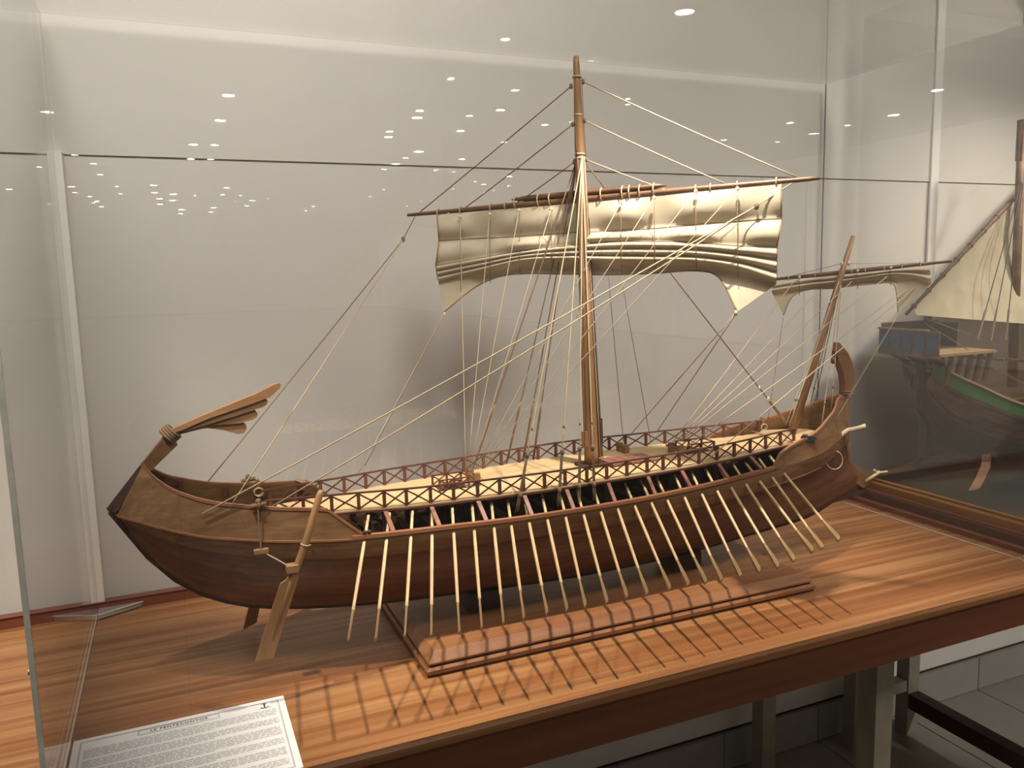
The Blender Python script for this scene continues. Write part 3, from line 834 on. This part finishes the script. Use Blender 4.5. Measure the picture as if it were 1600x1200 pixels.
# ------------------------------------------------------------------ masts, yards
MB_ = Vector((.6287, YC, .905)); MT_ = AY(900, 88, YC)
mast = MB().tube([MB_.lerp(MT_, k) for k in (0, .03, .3, .6, .78, .84, .985, 1)], [.0128, .0122, .0108, .0092, .0078, .0070, .0050, .0040], 12).build('mast', M_mast, ship, True)
MB().box(.606, .652, YC - .020, YC + .020, .9035, .9075).build('mast_step', M_dark, mast)
MB().bar(MB_.lerp(MT_, .02) + Vector((.012, -.006, 0)), MB_.lerp(MT_, .62) + Vector((.006, -.004, 0)), .006, .006).build('mast_batten', M_dark, mast)
MB().bar(MB_.lerp(MT_, .05) + Vector((-.013, -.004, 0)), MB_.lerp(MT_, .09) + Vector((-.013, -.004, 0)), .006, .010).build('mast_cleat', M_mast, mast)
MB().bar(MB_.lerp(MT_, .06) + Vector((.016, -.004, 0)), MB_.lerp(MT_, .12) + Vector((.016, -.004, 0)), .006, .006).build('mast_cleat', M_dark, mast)
for py in (118, 174, 232, 238):
    c = MB_.lerp(MT_, (722 - py)/(722 - 88.0))
    MB().ring(c, (0, 0, 1), .0075 if py > 200 else .0062, .0016, 12, 5).build('mast_lashing', M_rope, mast, True)
FB_ = AY(1238, 676, YC); FT_ = AY(1333, 369, YC)
fmast = MB().tube([FB_, FB_.lerp(FT_, .4), FB_.lerp(FT_, .8), FT_], [.0072, .0068, .0056, .0040], 10).build('foremast', M_mast, ship, True)
NY = Vector((.7071, .7071, 0)); DY = Vector((.7071, -.7071, 0))
P0 = Vector((.6135, YC, 1.3376)) + NY*.018
def S(px, py, off=0.0): return APL(px, py, P0 + NY*(-off), NY)
ya, yb = S(637, 336), S(1281, 278)
def Yd(k): return ya.lerp(yb, k)
def yk(px):                      # position along the yard from a picture column
    lo_, hi_ = 0, 1
    for _ in range(30):
        mid = (lo_ + hi_)/2
        if PRJ(Yd(mid))[0] < px: lo_ = mid
        else: hi_ = mid
    return lo_
yard = MB().tube([Yd(k) for k in (0, .02, .25, .5, .75, .98, 1)], [.0026, .0032, .0048, .0056, .0048, .0034, .0026], 8).build('yard', M_yard, ship, True)
k0, k1 = yk(800), yk(1042)
MB().tube([Yd(k) + Vector((0, 0, .0098)) for k in (k0, k0 + .03, (k0 + k1)/2, k1 - .03, k1)], [.0012, .0046, .0052, .0046, .0012], 8).build('upper_spar', M_yard, yard, True)
for px in (685, 720, 767, 790, 806, 842, 860, 940, 973, 984, 1000, 1022, 1087, 1110, 1152, 1213):
    k = yk(px); c = Yd(k); R = .0062
    if k0 < k < k1: c = c + Vector((0, 0, .0048)); R = .0100
    MB().ring(c, DY, R, .0013, 10, 4).build('yard_lashing', M_rope, yard, True)
P1 = Vector((1.1756, YC, 1.2109)) + NY*.011
def S1(px, py, off=0.0): return APL(px, py, P1 + NY*(-off), NY)
fa, fb = S1(1205, 437), S1(1487, 408)
fyard = MB().tube([fa.lerp(fb, k) for k in (0, .3, .6, 1)], [.0026, .0042, .0042, .0024], 8).build('fore_yard', M_yard, ship, True)
for px in (1235, 1255, 1280, 1340, 1362, 1392, 1420, 1448):
    k = (px - 1205)/282.0*.97
    MB().ring(fa.lerp(fb, k), DY, .0050, .0010, 8, 4).build('yard_lashing', M_rope, fyard, True)

# ------------------------------------------------------------------ sails
def crv(pts, u):
    n = len(pts) - 1
    return spl([(i/n, p[0]) for i, p in enumerate(pts)], u), spl([(i/n, p[1]) for i, p in enumerate(pts)], u)
def sail(name, curves, SF, prof, nu=72, thick=.0006):
    rows = []
    for ci, (c0, c1, m_) in enumerate(zip(curves, curves[1:], prof)):
        nv = m_[0]
        for q in range(nv + (1 if ci == len(prof) - 1 else 0)):
            v = q/nv
            row = []
            for i in range(nu + 1):
                u = i/nu
                a, b = crv(c0, u), crv(c1, u)
                px, py = a[0] + (b[0] - a[0])*v, a[1] + (b[1] - a[1])*v
                row.append(SF(px, py, m_[1](u, v)))
            rows.append(row)
    r2 = [[p + NY*thick for p in r] for r in rows]
    return MB().slab(r2, rows).build(name, M_sail, ship, True)
C0 = [(683,337),(750,331),(817,325),(884,319),(951,313),(1019,307),(1086,300),(1153,294),(1220,288)]
C1 = [(686,376),(750,372),(817,369),(884,364),(951,361),(1019,357),(1086,351),(1153,345),(1221,341)]
C2 = [(681,415),(750,403),(817,392),(884,384),(951,378),(1019,377),(1086,379),(1153,384),(1214,386)]
C3 = [(685,440),(750,424),(817,408),(884,406),(951,409),(1019,410),(1086,411),(1150,421),(1213,444)]
C4 = [(693,488),(744,448),(796,429),(884,428),(951,429),(1019,427),(1086,423),(1124,434),(1152,487)]
puff = lambda u: .004*math.sin(u*math.pi*8 + .6) + .002*math.sin(u*37)
msail = sail('mainsail', [C0, C1, C2, C3, C4], S,
     [(7, lambda u, v: .003 + (.007 + puff(u))*math.sin(math.pi*v)),
      (7, lambda u, v: .003 + (.009 + puff(u + .3))*math.sin(math.pi*v) + .010*v),
      (24, lambda u, v: .013 + .0085*abs(math.sin(3*math.pi*v)) - .002*math.cos(u*9)*v),
      (10, lambda u, v: .010 - .006*v - .012*math.sin(math.pi*v)*(.6 - abs(u - .5)) + .22*v*max(0, abs(u - .5) - .36))])
def sail_line(name, pts, r, mat, parent):
    MB().tube(pts, r, 5).build(name, mat, parent, True)
for cv, off, nm in ((C1, .0042, 'seam_tape'), (C2, .0145, 'seam_tape')):
    sail_line(nm, [S(*crv(cv, i/40), off) for i in range(41)], .0010, M_tape, msail)
sail_line('bolt_rope', [S(*crv(C4, i/48), .005 + .22*max(0, abs(i/48 - .5) - .36)) for i in range(49)], .0014, M_tape, msail)
for u_ in (0.0, 1.0):
    pts = []
    for a, b, fn in ((C0, C1, lambda v: .003 + .012*math.sin(math.pi*v)), (C1, C2, lambda v: .003 + .014*math.sin(math.pi*v) + .01*v), (C2, C3, lambda v: .013 + .0085*abs(math.sin(3*math.pi*v)))):
        for q in range(8):
            v = q/8; pa, pb = crv(a, u_), crv(b, u_)
            pts.append(S(pa[0] + (pb[0] - pa[0])*v, pa[1] + (pb[1] - pa[1])*v, fn(v) + .0004))
    sail_line('bolt_rope', pts, .0013, M_tape, msail)
ring_px = [(719,339),(765,335),(811,329),(861,327),(970,317),(1022,309),(1087,299),(1152,295)]
for px, py in ring_px:
    MB().ball(S(px, py, .016), .0032, 8, 6).build('fairlead', M_bead, msail, True)
    u_ = (px - 683)/537.0
    b = crv(C3, u_); h = crv(C4, u_)
    sail_line('brail', [S(px, py, .020), S(px + .4, (py + b[1])/2, .0185), S(px + .8, crv(C2, u_)[1], .020), S(px + 1, b[1], .024), S(px + 1.2, h[1], .012)], .0006, M_ropeD, msail)
D0 = [(1207,443),(1238,438),(1269,434),(1300,431),(1331,428),(1362,425),(1393,421),(1424,418),(1453,415)]
D1 = [(1206,457),(1238,452),(1269,447),(1300,444),(1331,439),(1362,434),(1393,430),(1424,433),(1455,443)]
D2 = [(1224,493),(1238,464),(1262,453),(1300,451),(1331,447),(1362,444),(1394,443),(1401,461),(1403,488)]
fsail = sail('foresail', [D0, D1, D2], S1,
     [(18, lambda u, v: .004 + .0070*abs(math.sin(2*math.pi*v)) + .002*math.sin(u*20)*v),
      (8, lambda u, v: .004 - .006*math.sin(math.pi*v) + .09*v*max(0, abs(u - .5) - .3))], 48)
sail_line('bolt_rope', [S1(*crv(D2, i/40), .0045 + .09*max(0, abs(i/40 - .5) - .3)) for i in range(41)], .0009, M_tape, fsail)
for px, py in ((1249,433),(1340,423),(1392,418)):
    MB().ball(S1(px, py, .013), .0026, 8, 6).build('fairlead', M_bead, fsail, True)
    sail_line('brail', [S1(px, py, .014), S1(px, py + 12, .016), S1(px, py + 28, .008)], .0006, M_ropeD, fsail)

# ------------------------------------------------------------------ rigging
def rope(a, b, r=.0010, mat=None, name='rope', sag=.0):
    a, b = Vector(a), Vector(b)
    pts = [a.lerp(b, k/6) - Vector((0, 0, sag*4*(k/6)*(1 - k/6))) for k in range(7)]
    return MB().tube(pts, r, 5).build(name, mat or M_rope, ship, True)
def blk(p, r=.0035, mat=None): MB().ball(p, r, 8, 6, (.8, .8, 1.25)).build('block', mat or M_bead, ship, True)
def mz(py): return MB_.lerp(MT_, (722 - py)/634.0)
# lifts
for dd_ in (-1, 1):
    rope(mz(120) + Vector((.0065*dd_, -.003, 0)), mz(238) + Vector((.008*dd_, -.004, 0)), .0007, M_ropeD, 'halyard')
for mp, yp, sd in (((893,131),657,-1),((893,187),728,-1),((891,243),808,-1),((911,125),1245,1),((913,182),1133,1),((918,240),1038,1)):
    a = mz(mp[1]) + Vector((.0085*sd, -.004*sd, 0)); blk(a, .0036, M_ropeD)
    b = Yd(yk(yp)) + Vector((0, 0, .004))
    rope(a, b, .0010, M_rope if sd > 0 else M_ropeD, 'lift', .001)
# shrouds
mh = mz(236)
for px, py in ((807.5,800),(872.5,792),(905,785),(929,782)):
    g = AY(px, py, YC - .108); top_ = mh + Vector((0, -.008, 0))
    m1 = g.lerp(top_, .045); m2 = g.lerp(top_, .15)
    rope(m1, top_, .0011, M_rope, 'shroud')
    for k in (-1, 0, 1): rope(g + Vector((.0022*k, 0, 0)), m2 + Vector((.0016*k, 0, 0)), .0006, M_ropeD, 'lanyard')
    blk(m1, .0042, M_ropeD); blk(m2, .0042, M_ropeD); blk(g.lerp(top_, .22), .0024, M_ropeD)
for px, py in ((739,733),(791,727),(816,727),(832,727)):
    g = AY(px, py, YC + .10); top_ = mh + Vector((0, .008, 0))
    rope(g, top_, .0011, M_ropeD, 'shroud')
    rope(g.lerp(top_, .02), g.lerp(top_, .22), .0020, M_ropeD, 'lanyard')
# halyards down the mast
for dx_, dy_ in ((-.013, -.008), (-.004, -.015), (.007, -.013), (.013, -.007)):
    rope(mh + Vector((dx_*.5, dy_*.6, -.002)), MB_ + Vector((dx_*1.3, dy_, .010)), .0008, M_rope if dx_ in (-.004, .007) else M_ropeD, 'halyard')
for px, py, Y in ((930,655,1.15),(950,430,1.17),(969,427,1.17)):
    pass
# braces of the main yard
kb = AY(630, 374, 1.372); blk(kb, .0042, M_ropeD)
rope(Yd(.025), kb, .0009, M_ropeD, 'brace')
rope(kb, AY(322, 756, 1.224), .0009, M_ropeD, 'brace', .002)
rope(kb, AY(362, 788, 1.083), .0009, M_rope, 'brace', .002)
kb = S(1182, 322, .012); blk(kb, .0048, M_ropeD)
rope(Yd(yk(1245)), kb, .0010, M_rope, 'brace')
rope(kb, AY(316, 803, 1.088), .0011, M_rope, 'brace', .004)
rope(kb, AY(425, 792, 1.10), .0011, M_rope, 'brace', .004)
# forestay
a = mh + Vector((.006, .006, 0)); b = AY(1228, 660, YC)
rope(a, b, .0012, M_ropeD, 'forestay'); rope(b, b.lerp(a, .10), .0026, M_mast, 'stay_tackle')
blk(b.lerp(a, .10), .0042); blk(b.lerp(a, .15), .0034)
# sheets
rope(S(694, 490, .036), AY(570, 728, 1.24), .0006, M_ropeD, 'sheet')
rope(S(694, 490, .036), AY(560, 740, 1.22), .0005, M_thread, 'sheet')
blk(S(694, 491, .036), .0034); blk(S(1150, 489, .036), .0034)
bt2 = AY(981, 684, 1.205); rope(S(1149, 490, .036), bt2, .0009, M_rope, 'sheet'); rope(S(1150, 490, .036), AY(1027, 674, 1.215), .0009, M_rope, 'sheet')
# brails of the mainsail to the after bitts
bt1 = AY(742, 738, 1.165)
for i, (px, py) in enumerate(ring_px):
    rope(S(px, py, .020), bt1 + Vector((.004*(i - 4), -.002, .004)), .0006, M_thread, 'brail_line')
# fore rigging
bt3 = AY(1058, 694, 1.155)
for px, py, ox in ((1242,438,-.010),(1277,456,-.004),(1331,440,.002),(1386,432,.007)):
    rope(S1(px, py, .016), bt3 + Vector((ox, 0, .004)), .0008, M_rope, 'brail_line')
rope(AY(1417, 452, 1.075), AY(1061, 706, 1.12), .0009, M_rope, 'brace', .001)
rope(AY(1430, 449, 1.07), AY(1094, 727, 1.068), .0009, M_rope, 'brace', .001)
fm_top = FB_.lerp(FT_, .86)
rope(fm_top + Vector((-.006, 0, 0)), fa.lerp(fb, .05), .0005, M_ropeD, 'lift'); rope(fm_top + Vector((.006, -.004, 0)), fa.lerp(fb, .92), .0005, M_thread, 'lift')
blk(fm_top + Vector((-.007, 0, 0)), .0036); blk(fm_top + Vector((.007, -.003, 0)), .0036)
for px, py, Y, m_ in ((1283,672,1.095,M_rope),(1299,640,1.115,M_rope),(1272,636,1.20,M_ropeD),(1264,640,1.20,M_ropeD),(1233,666,1.10,M_thread),(1228,664,1.13,M_thread)):
    g = AY(px, py, Y); t_ = FB_.lerp(FT_, .82)
    rope(g, t_, .0008, m_, 'shroud'); blk(g.lerp(t_, .16), .0026, M_ropeD)
rope(AY(1403, 492, 1.06), AY(1300, 666, 1.112), .0007, M_rope, 'sheet'); rope(AY(1403, 492, 1.06), AY(1312, 640, 1.13), .0005, M_thread, 'sheet')
rope(S1(1224, 496, .008), AY(1200, 655, 1.21), .0005, M_ropeD, 'sheet')
rope(AY(1285, 690, 1.09), AY(1292, 717, 1.088), .0007, M_ropeD, 'anchor_rope')
for px in (950, 969):
    rope(AY(px, 425, 1.19), AY(px + (48 if px == 969 else 24), 690, 1.19), .0006, M_ropeD, 'brail_line')

# ------------------------------------------------------------------ deck fittings
def bitts(px, py, Y, w=.030, h=.020):
    c = AY(px, py, Y); c.z = spl(DZ, c.x)
    b = MB().box(c.x - .0045, c.x + .0045, c.y - w/2 - .004, c.y - w/2 + .005, c.z, c.z + h).box(c.x - .0045, c.x + .0045, c.y + w/2 - .005, c.y + w/2 + .004, c.z, c.z + h).build('bitts', M_mast, ship)
    MB().box(c.x - .0062, c.x - .0045, c.y - w/2 - .008, c.y + w/2 + .008, c.z + h*.55, c.z + h*.80).build('cross_piece', M_mast, b)
    MB().tube([c + Vector((-.007, -.006, h*.5)), c + Vector((0.010, .004, h*.6)), c + Vector((.012, -.008, h*.35)), c + Vector((-.004, -.010, h*.3))], .0012, 5).build('coiled_rope', M_rope, b)
bitts(740, 748, 1.15, .030, .020); bitts(973, 699, 1.21, .022, .015); bitts(1056, 709, 1.15, .028, .017)
def frame(cx, cy, lx, ly, h):
    z = spl(DZ, cx)
    r = MB().box(cx - lx/2, cx + lx/2, cy - ly/2 - .001, cy - ly/2 + .001, z + h - .002, z + h).box(cx - lx/2, cx + lx/2, cy + ly/2 - .001, cy + ly/2 + .001, z + h - .002, z + h).box(cx + lx/2 - .002, cx + lx/2, cy - ly/2, cy + ly/2, z + h - .002, z + h).build('hatch_railing', M_rail, ship)
    for a in (-1, 0, 1):
        for b in (-1, 1):
            MB().box(cx + a*(lx/2 - .0015) - .0014, cx + a*(lx/2 - .0015) + .0014, cy + b*ly/2 - .0014, cy + b*ly/2 + .0014, z, z + h).build('post', M_rail, r)
    for b in (-1, 1):
        for a in (-1, 0):
            x0, x1 = cx + a*lx/2, cx + (a + 1)*lx/2
            MB().bar((x0, cy + b*ly/2, z + .001), (x1, cy + b*ly/2, z + h - .001), .0012, .0018).build('cross_brace', M_rail, r)
            MB().bar((x0, cy + b*(ly/2 + .001), z + h - .001), (x1, cy + b*(ly/2 + .001), z + .001), .0012, .0018).build('cross_brace', M_rail, r)
    MB().box(cx - lx/2 + .003, cx + lx/2 - .003, cy - ly/2 + .003, cy + ly/2 - .003, z + .0002, z + .0006).build('hatch_shade_sheet', M_dark, r)  # thin dark sheet on the uncut deck, coloured as the shade of an opening
    MB().bar((cx - lx*.3, cy, z + .001), (cx + lx*.3, cy, z + .012), .006, .0015).build('ladder', M_strut, r)
frame(.380, 1.150, .050, .036, .018)
frame(.835, 1.150, .058, .036, .018)
hc = Vector((.695, 1.145, spl(DZ, .695)))
hatch = MB().box(hc.x - .044, hc.x + .044, hc.y - .026, hc.y + .026, hc.z, hc.z + .0015).build('hatch_cover', M_dark, ship)
for k in range(5):
    x0 = hc.x - .044 + k*.0176
    MB().box(x0 + .0006, x0 + .0170, hc.y - .026, hc.y + .026, hc.z + .0015, hc.z + .0045).build('plank', M_strut, hatch)
# bow clutter: cleats, blue-black iron piece, far stern cleats
c = AY(1263, 686, 1.072)
MB().push([c + Vector(q) for q in ((-.016,-.004,-.004),(.017,-.004,-.002),(.017,.004,-.002),(-.016,.004,-.004),(-.012,-.003,.008),(.014,-.003,.003),(.014,.003,.003),(-.012,.003,.008))],
          [(3,2,1,0),(4,5,6,7),(0,1,5,4),(1,2,6,5),(2,3,7,6),(3,0,4,7)]).build('iron_fitting', M_iron, ship)
for px, py, Y in ((1276,680,1.09),(1258,683,1.10),(1191,657,1.21),(402,755,1.222)):
    c = AY(px, py, Y)
    mb = MB().box(c.x - .003, c.x + .003, c.y - .003, c.y + .003, c.z - .014, c.z + .006); mb.tube([c + Vector((-.009, 0, 0)), c + Vector((.009, 0, .001))], .0022, 6)
    cl = mb.build('belaying_post', M_mast, ship)
    MB().ring(c + Vector((0, -.004, -.012)), (0, 1, .2), .006, .0011, 12, 4).ring(c + Vector((.001, -.005, -.013)), (0.1, 1, .1), .0066, .0011, 12, 4).build('rope_coil', M_rope, cl, True)
MB().tube([AY(462, 750, 1.222), AY(486, 758, 1.215)], .0035, 6).build('stowed_spar', M_mast, ship)
MB().box(0,0,0,0,0,0) if False else None
for px, py in ((570,832),(577,831),(1187,735),(1193,733)):
    MB().ball(AY(px, py, 1.05), .0034, 8, 5).build('deadeye', M_dark, ship, True)

# ------------------------------------------------------------------ the neighbouring case, base and ship model
NX0 = 1.462
base = thing('moulded_base', (2.3, 1.2, T), 'golden moulded wooden base with dark green board under the green-banded ship model', 'base')
def ring_frame(mb, x0, x1, y0, y1, w, z0, z1):
    mb.box(x0, x0 + w, y0, y1, z0, z1); mb.box(x1 - w, x1, y0, y1, z0, z1); mb.box(x0 + w, x1 - w, y0, y0 + w, z0, z1); mb.box(x0 + w, x1 - w, y1 - w, y1, z0, z1); return mb
Z0 = T + .0003
ring_frame(MB(), NX0, 3.15, 0.885, 1.465, .022, Z0, Z0 + .010).build('bottom_step', M_ledge, base)
ring_frame(MB(), NX0 + .014, 3.136, 0.899, 1.451, .020, Z0 + .010, Z0 + .026).build('dark_step', M_dark, base)
ring_frame(MB(), NX0 + .020, 3.130, 0.905, 1.445, .020, Z0 + .026, Z0 + .031).build('thin_step', M_ledge, base)
ring_frame(MB(), NX0 + .030, 3.120, 0.915, 1.435, .030, Z0 + .031, Z0 + .046).build('golden_moulding', M_mould, base)
ring_frame(MB(), NX0 + .046, 3.104, 0.931, 1.419, .012, Z0 + .046, Z0 + .051).build('inner_bead', M_mould, base)
MB().box(NX0 + .060, 3.09, 0.945, 1.405, Z0, Z0 + .044).build('green_board', M_board, base)
ZB = Z0 + .044
ncase = thing('acrylic_case', (2.3, 1.2, T), 'clear acrylic case at the right around the green-banded ship model', 'display case')
nx0, nx1, ny0, ny1 = NX0 + .032, 3.118, 0.917, 1.433
zb_ = Z0 + .0465
MB().box(nx0, nx0 + .004, ny0, ny1, zb_, 1.78).build('side_pane', M_acr, ncase)
MB().box(nx1 - .004, nx1, ny0, ny1, zb_, 1.78).build('side_pane', M_acr, ncase)
MB().box(nx0 + .0045, nx1 - .0045, ny0, ny0 + .004, zb_, 1.78).build('front_pane', M_acr, ncase)
MB().box(nx0 + .0045, nx1 - .0045, ny1 - .004, ny1, zb_, 1.78).build('back_pane', M_acr, ncase)

YN = 1.335
ns = thing('sailing_ship_model', (2.0, YN, ZB), 'dark oak ship model with green band, blue panelled stern gallery and lateen sail', 'ship model')
KP = [AY(1441, 600, YN), AY(1440, 640, YN), AY(1456, 668, YN), AY(1480, 697, YN), AY(1530, 716, YN), AY(1600, 724, YN)]
KP += [KP[-1] + Vector((.25, 0, -.004)), KP[-1] + Vector((.6, 0, .01)), KP[-1] + Vector((.85, 0, .10))]
GP = [AY(1449, 566, YN), AY(1463, 572, YN - .035), AY(1490, 586, YN - .062), AY(1530, 604, YN - .082), AY(1600, 633, YN - .098), ]
GP.insert(1, AY(1456, 569, YN - .02))
GP += [GP[-1] + Vector((.22, -.004, -.035)), GP[-1] + Vector((.55, .01, -.01)), GP[-1] + Vector((.85, .09, .06))]
def pl(pts, s):
    n = len(pts) - 1
    return Vector([spl([(i/n, p[k]) for i, p in enumerate(pts)], s) for k in range(3)])
def NP(s, t, side, off=0.0):
    k, g = pl(KP, s), pl(GP, s)
    w = max(.006, YN - g.y) + off
    if t <= 1:
        f = (1 - (1 - t)**2.0)**.7
        return Vector((k.x + (g.x - k.x)*t, YN + side*w*f, k.z + (g.z - k.z)*t))
    return Vector((g.x, YN + side*w, g.z + (t - 1)*.1))
ss = [i/44 for i in range(45)]
tb = [0, .12, .24, .36, .44, .55, .65, .74, .80, 1.0]
nh = MB().grid([[NP(s, i/8, -1, -.006) for s in ss] for i in range(9)]).grid([[NP(s, i/8, 1, -.006) for s in ss] for i in range(9)], True).build('hull', M_nbdark, ns, True)
for side in (-1, 1):
    for k in range(9):
        a, b = tb[k] + .004, tb[k+1] - .004
        pr = .004 if k in (4, 7) else 0
        rows = [[NP(s, a + (b - a)*q/3, side, pr) for s in ss] for q in range(4)]
        rows2 = [[NP(s, a + (b - a)*q/3, side, -.005) for s in ss] for q in range(4)]
        mb = MB()
        if side < 0: mb.slab(rows, rows2)
        else: mb.slab(rows2, rows)
        mb.build('strake', M_green if k == 8 else (M_nbdark if k < 3 else M_nbw[k % 2]), nh, True)
    strip('gunwale', [NP(s, 1.0, side, 0) + Vector((0, 0, .002)) for s in ss], .010, .005, M_nbdeck, ns)
MB().prism([(p.x, p.z) for p in (AY(1447, 556, YN), AY(1436, 560, YN), AY(1436, 578, YN), AY(1441, 600, YN), AY(1438, 618, YN), AY(1437, 642, YN), AY(1456, 672, YN), AY(1466, 672, YN), AY(1462, 640, YN), AY(1462, 556, YN))], YN - .009, YN + .009).build('rudder', M_nbdark, ns)
rows = [[Vector((pl(GP, s).x, YN + k*(YN - pl(GP, s).y - .01), pl(GP, s).z - .012)) for s in ss[6:]] for k in (-1, 1)]
MB().slab(rows, [[p - Vector((0, 0, .003)) for p in r] for r in rows]).build('main_deck', M_nbdeck, ns)
# stern gallery: transom with five blue panels, deck, bulwarks, brackets
XT = 1.560
yA, yB = AX(1374, 512, XT).y, AX(1466, 556, XT).y
zA, zB = AX(1374, 546, XT).z, AX(1374, 511, XT).z
gal = thing('x', (0, 0, 0), 'x', 'x') if False else None
XR = XT + .19
gd = MB().box(XT, XR, yB, yA, zA - .006, zA).build('gallery_deck', M_nbdeck, ns)
tr_ = MB().box(XT, XT + .004, yB, yA, zA + .0005, zB - .004).build('transom', M_nbw[0], gd)
n5 = 5; pw = (yA - yB)/n5
for k in range(n5):
    y1 = yA - k*pw; c = y1 - pw/2; hw = pw*.40; zm = (zA + zB)/2; hh = (zB - zA)*.44
    pts = [(c - hw, zm - hh*.7), (c - hw*.6, zm - hh), (c + hw*.6, zm - hh), (c + hw, zm - hh*.7), (c + hw, zm + hh*.55), (c + hw*.6, zm + hh*.9), (c - hw*.6, zm + hh*.9), (c - hw, zm + hh*.55)]
    MB().push([(XT - .0015, a, b) for a, b in pts] + [(XT - .0002, a, b) for a, b in pts], [tuple(range(8)), tuple(range(8, 16))[::-1]] + [(i, i+8, (i+1) % 8 + 8, (i+1) % 8) for i in range(8)]).build('blue_panel', M_blue, tr_)
MB().box(XT - .003, XT + .006, yB + pw*.9, yA + .002, zB - .004, zB).build('top_rail', M_nbdeck, tr_)
MB().box(XT - .002, XT + .005, yB, yA, zA - .010, zA).build('bottom_rail', M_nbw[0], tr_)
MB().box(XT + .006, XR, yA - .005, yA, zA + .0005, zB + .010).build('far_bulwark', M_nbw[1], gd)
MB().box(XR - .004, XR, yA - .06, yA - .006, zA + .0005, zB + .004).build('front_bulwark', M_nbw[1], gd)
c = AY(1450, 497, yA - .03); MB().box(c.x - .007, c.x + .007, c.y - .006, c.y + .006, zA + .001, c.z + .006).build('gallery_post', M_nbw[1], gd)
for k in range(4):
    y = yA - .01 - k*(yA - yB - .02)/3
    MB().bar((XT + .012, y, zA - .006), (XT + .075, YN + (y - YN)*.5, zA - .038), .006, .006).build('bracket', M_nbw[1], gd)
MB().bar((XT + .055, yA - .035, zA - .034), (XT + .055, yB + .035, zA - .034), .008, .008).build('bracket_beam', M_nbw[1], gd)
for k in range(5):
    x = XT + .06 + k*.032
    for y in (yB + .014, yA - .014):
        MB().bar((x, y, zA - .006), (x + .006, YN + (y - YN)*.75, zA - .075), .008, .008).build('gallery_pillar', M_nbw[k % 2], gd)
for k in range(7):
    x = XR + .02 + k*.07
    s_ = None
    MB().bar((x, YN - .085, 1.0 - k*.008), (x, YN + .085, 1.0 - k*.008), .008, .006).build('deck_beam', M_nbw[0], ns)
# masts, lateen yard, sail, shrouds
nm = AY(1603, 700, YN); nt2 = AY(1597, 190, YN)
MB().tube([Vector((nt2.x + .02, YN, ZB + .20)), Vector((nt2.x, YN, nt2.z))], [.011, .009], 10).build('mast', M_nbw[0], ns, True)
MB().box(nt2.x - .006, nt2.x + .010, YN - .008, YN + .008, AY(1597, 252, YN).z, AY(1597, 187, YN).z).build('mast_head', M_nbw[1], ns)
la, lb = AY(1416, 491, 1.30), AY(1600, 293, 1.36); lb2 = la + (lb - la)*1.9
MB().tube([la, lb, lb2], [.0035, .0055, .0035], 8).build('lateen_yard', M_nbw[0], ns, True)
cl = AY(1640, 528, 1.28)
rows = []
for i in range(21):
    u = i/20; top_ = la.lerp(lb2, .03 + .95*u); bot = la.lerp(cl + Vector((.5, 0, -.02)), .03 + .97*u)
    rows.append([top_.lerp(bot, q/12) + Vector((0, .03*math.sin(math.pi*q/12)*math.sin(math.pi*u), 0)) for q in range(13)])
MB().slab(rows, [[p + Vector((0, .0008, 0)) for p in r] for r in rows]).build('lateen_sail', M_sail2, ns, True)
for k in range(9):
    p = la.lerp(lb, .06 + k*.115)
    MB().ring(p, (lb - la), .0062, .0012, 8, 4).build('yard_lashing', M_ropeD, ns, True)
for px, py in ((1527,520),(1548,520),(1571,520)):
    g = AY(px, py + 12, YN - .075); t_ = AY(1594 + (px - 1548)*.12, 300, YN - .012)
    t2 = g.lerp(t_, 1.45)
    MB().tube([g, t2], .0012, 5).build('shroud', M_dark, ns); MB().tube([g, g.lerp(t_, .2)], .0026, 5).build('lanyard', M_ropeD, ns)
for a, b in (((1445,497),(1560,540)),((1445,505),(1600,600)),((1516,555),(1600,602))):
    MB().tube([AY(*a, YN - .03), AY(*b, YN - .07)], .0009, 5).build('rope', M_ropeD, ns)
# curved cradle arms on the board
for off, dxx in ((-.055, 0), (.055, 0), (-.055, .5), (.055, .5)):
    sgn = -1 if off < 0 else 1
    tp_, ft_ = AY(1540, 712, YN - .035), AZ(1518, 766, ZB)
    if sgn > 0: tp_.y = 2*YN - tp_.y; ft_.y = 2*YN - ft_.y
    dv = Vector((dxx, 0, 0))
    pts = [tp_ + dv + Vector((0, 0, .004)), tp_.lerp(ft_, .3) + dv + Vector((.002, sgn*.006, .002)), tp_.lerp(ft_, .7) + dv + Vector((.001, sgn*.004, .0)), ft_ + dv]
    mb = MB()
    rr = [[p + Vector((-.012, 0, 0)), p + Vector((.012, 0, 0)), p + Vector((.012, sgn*.006, -.004)), p + Vector((-.012, sgn*.006, -.004)), p + Vector((-.012, 0, 0))] for p in pts]
    mb.grid(rr); mb.build('cradle_arm', M_nbw[0], ns)
sc.frame_set(1)
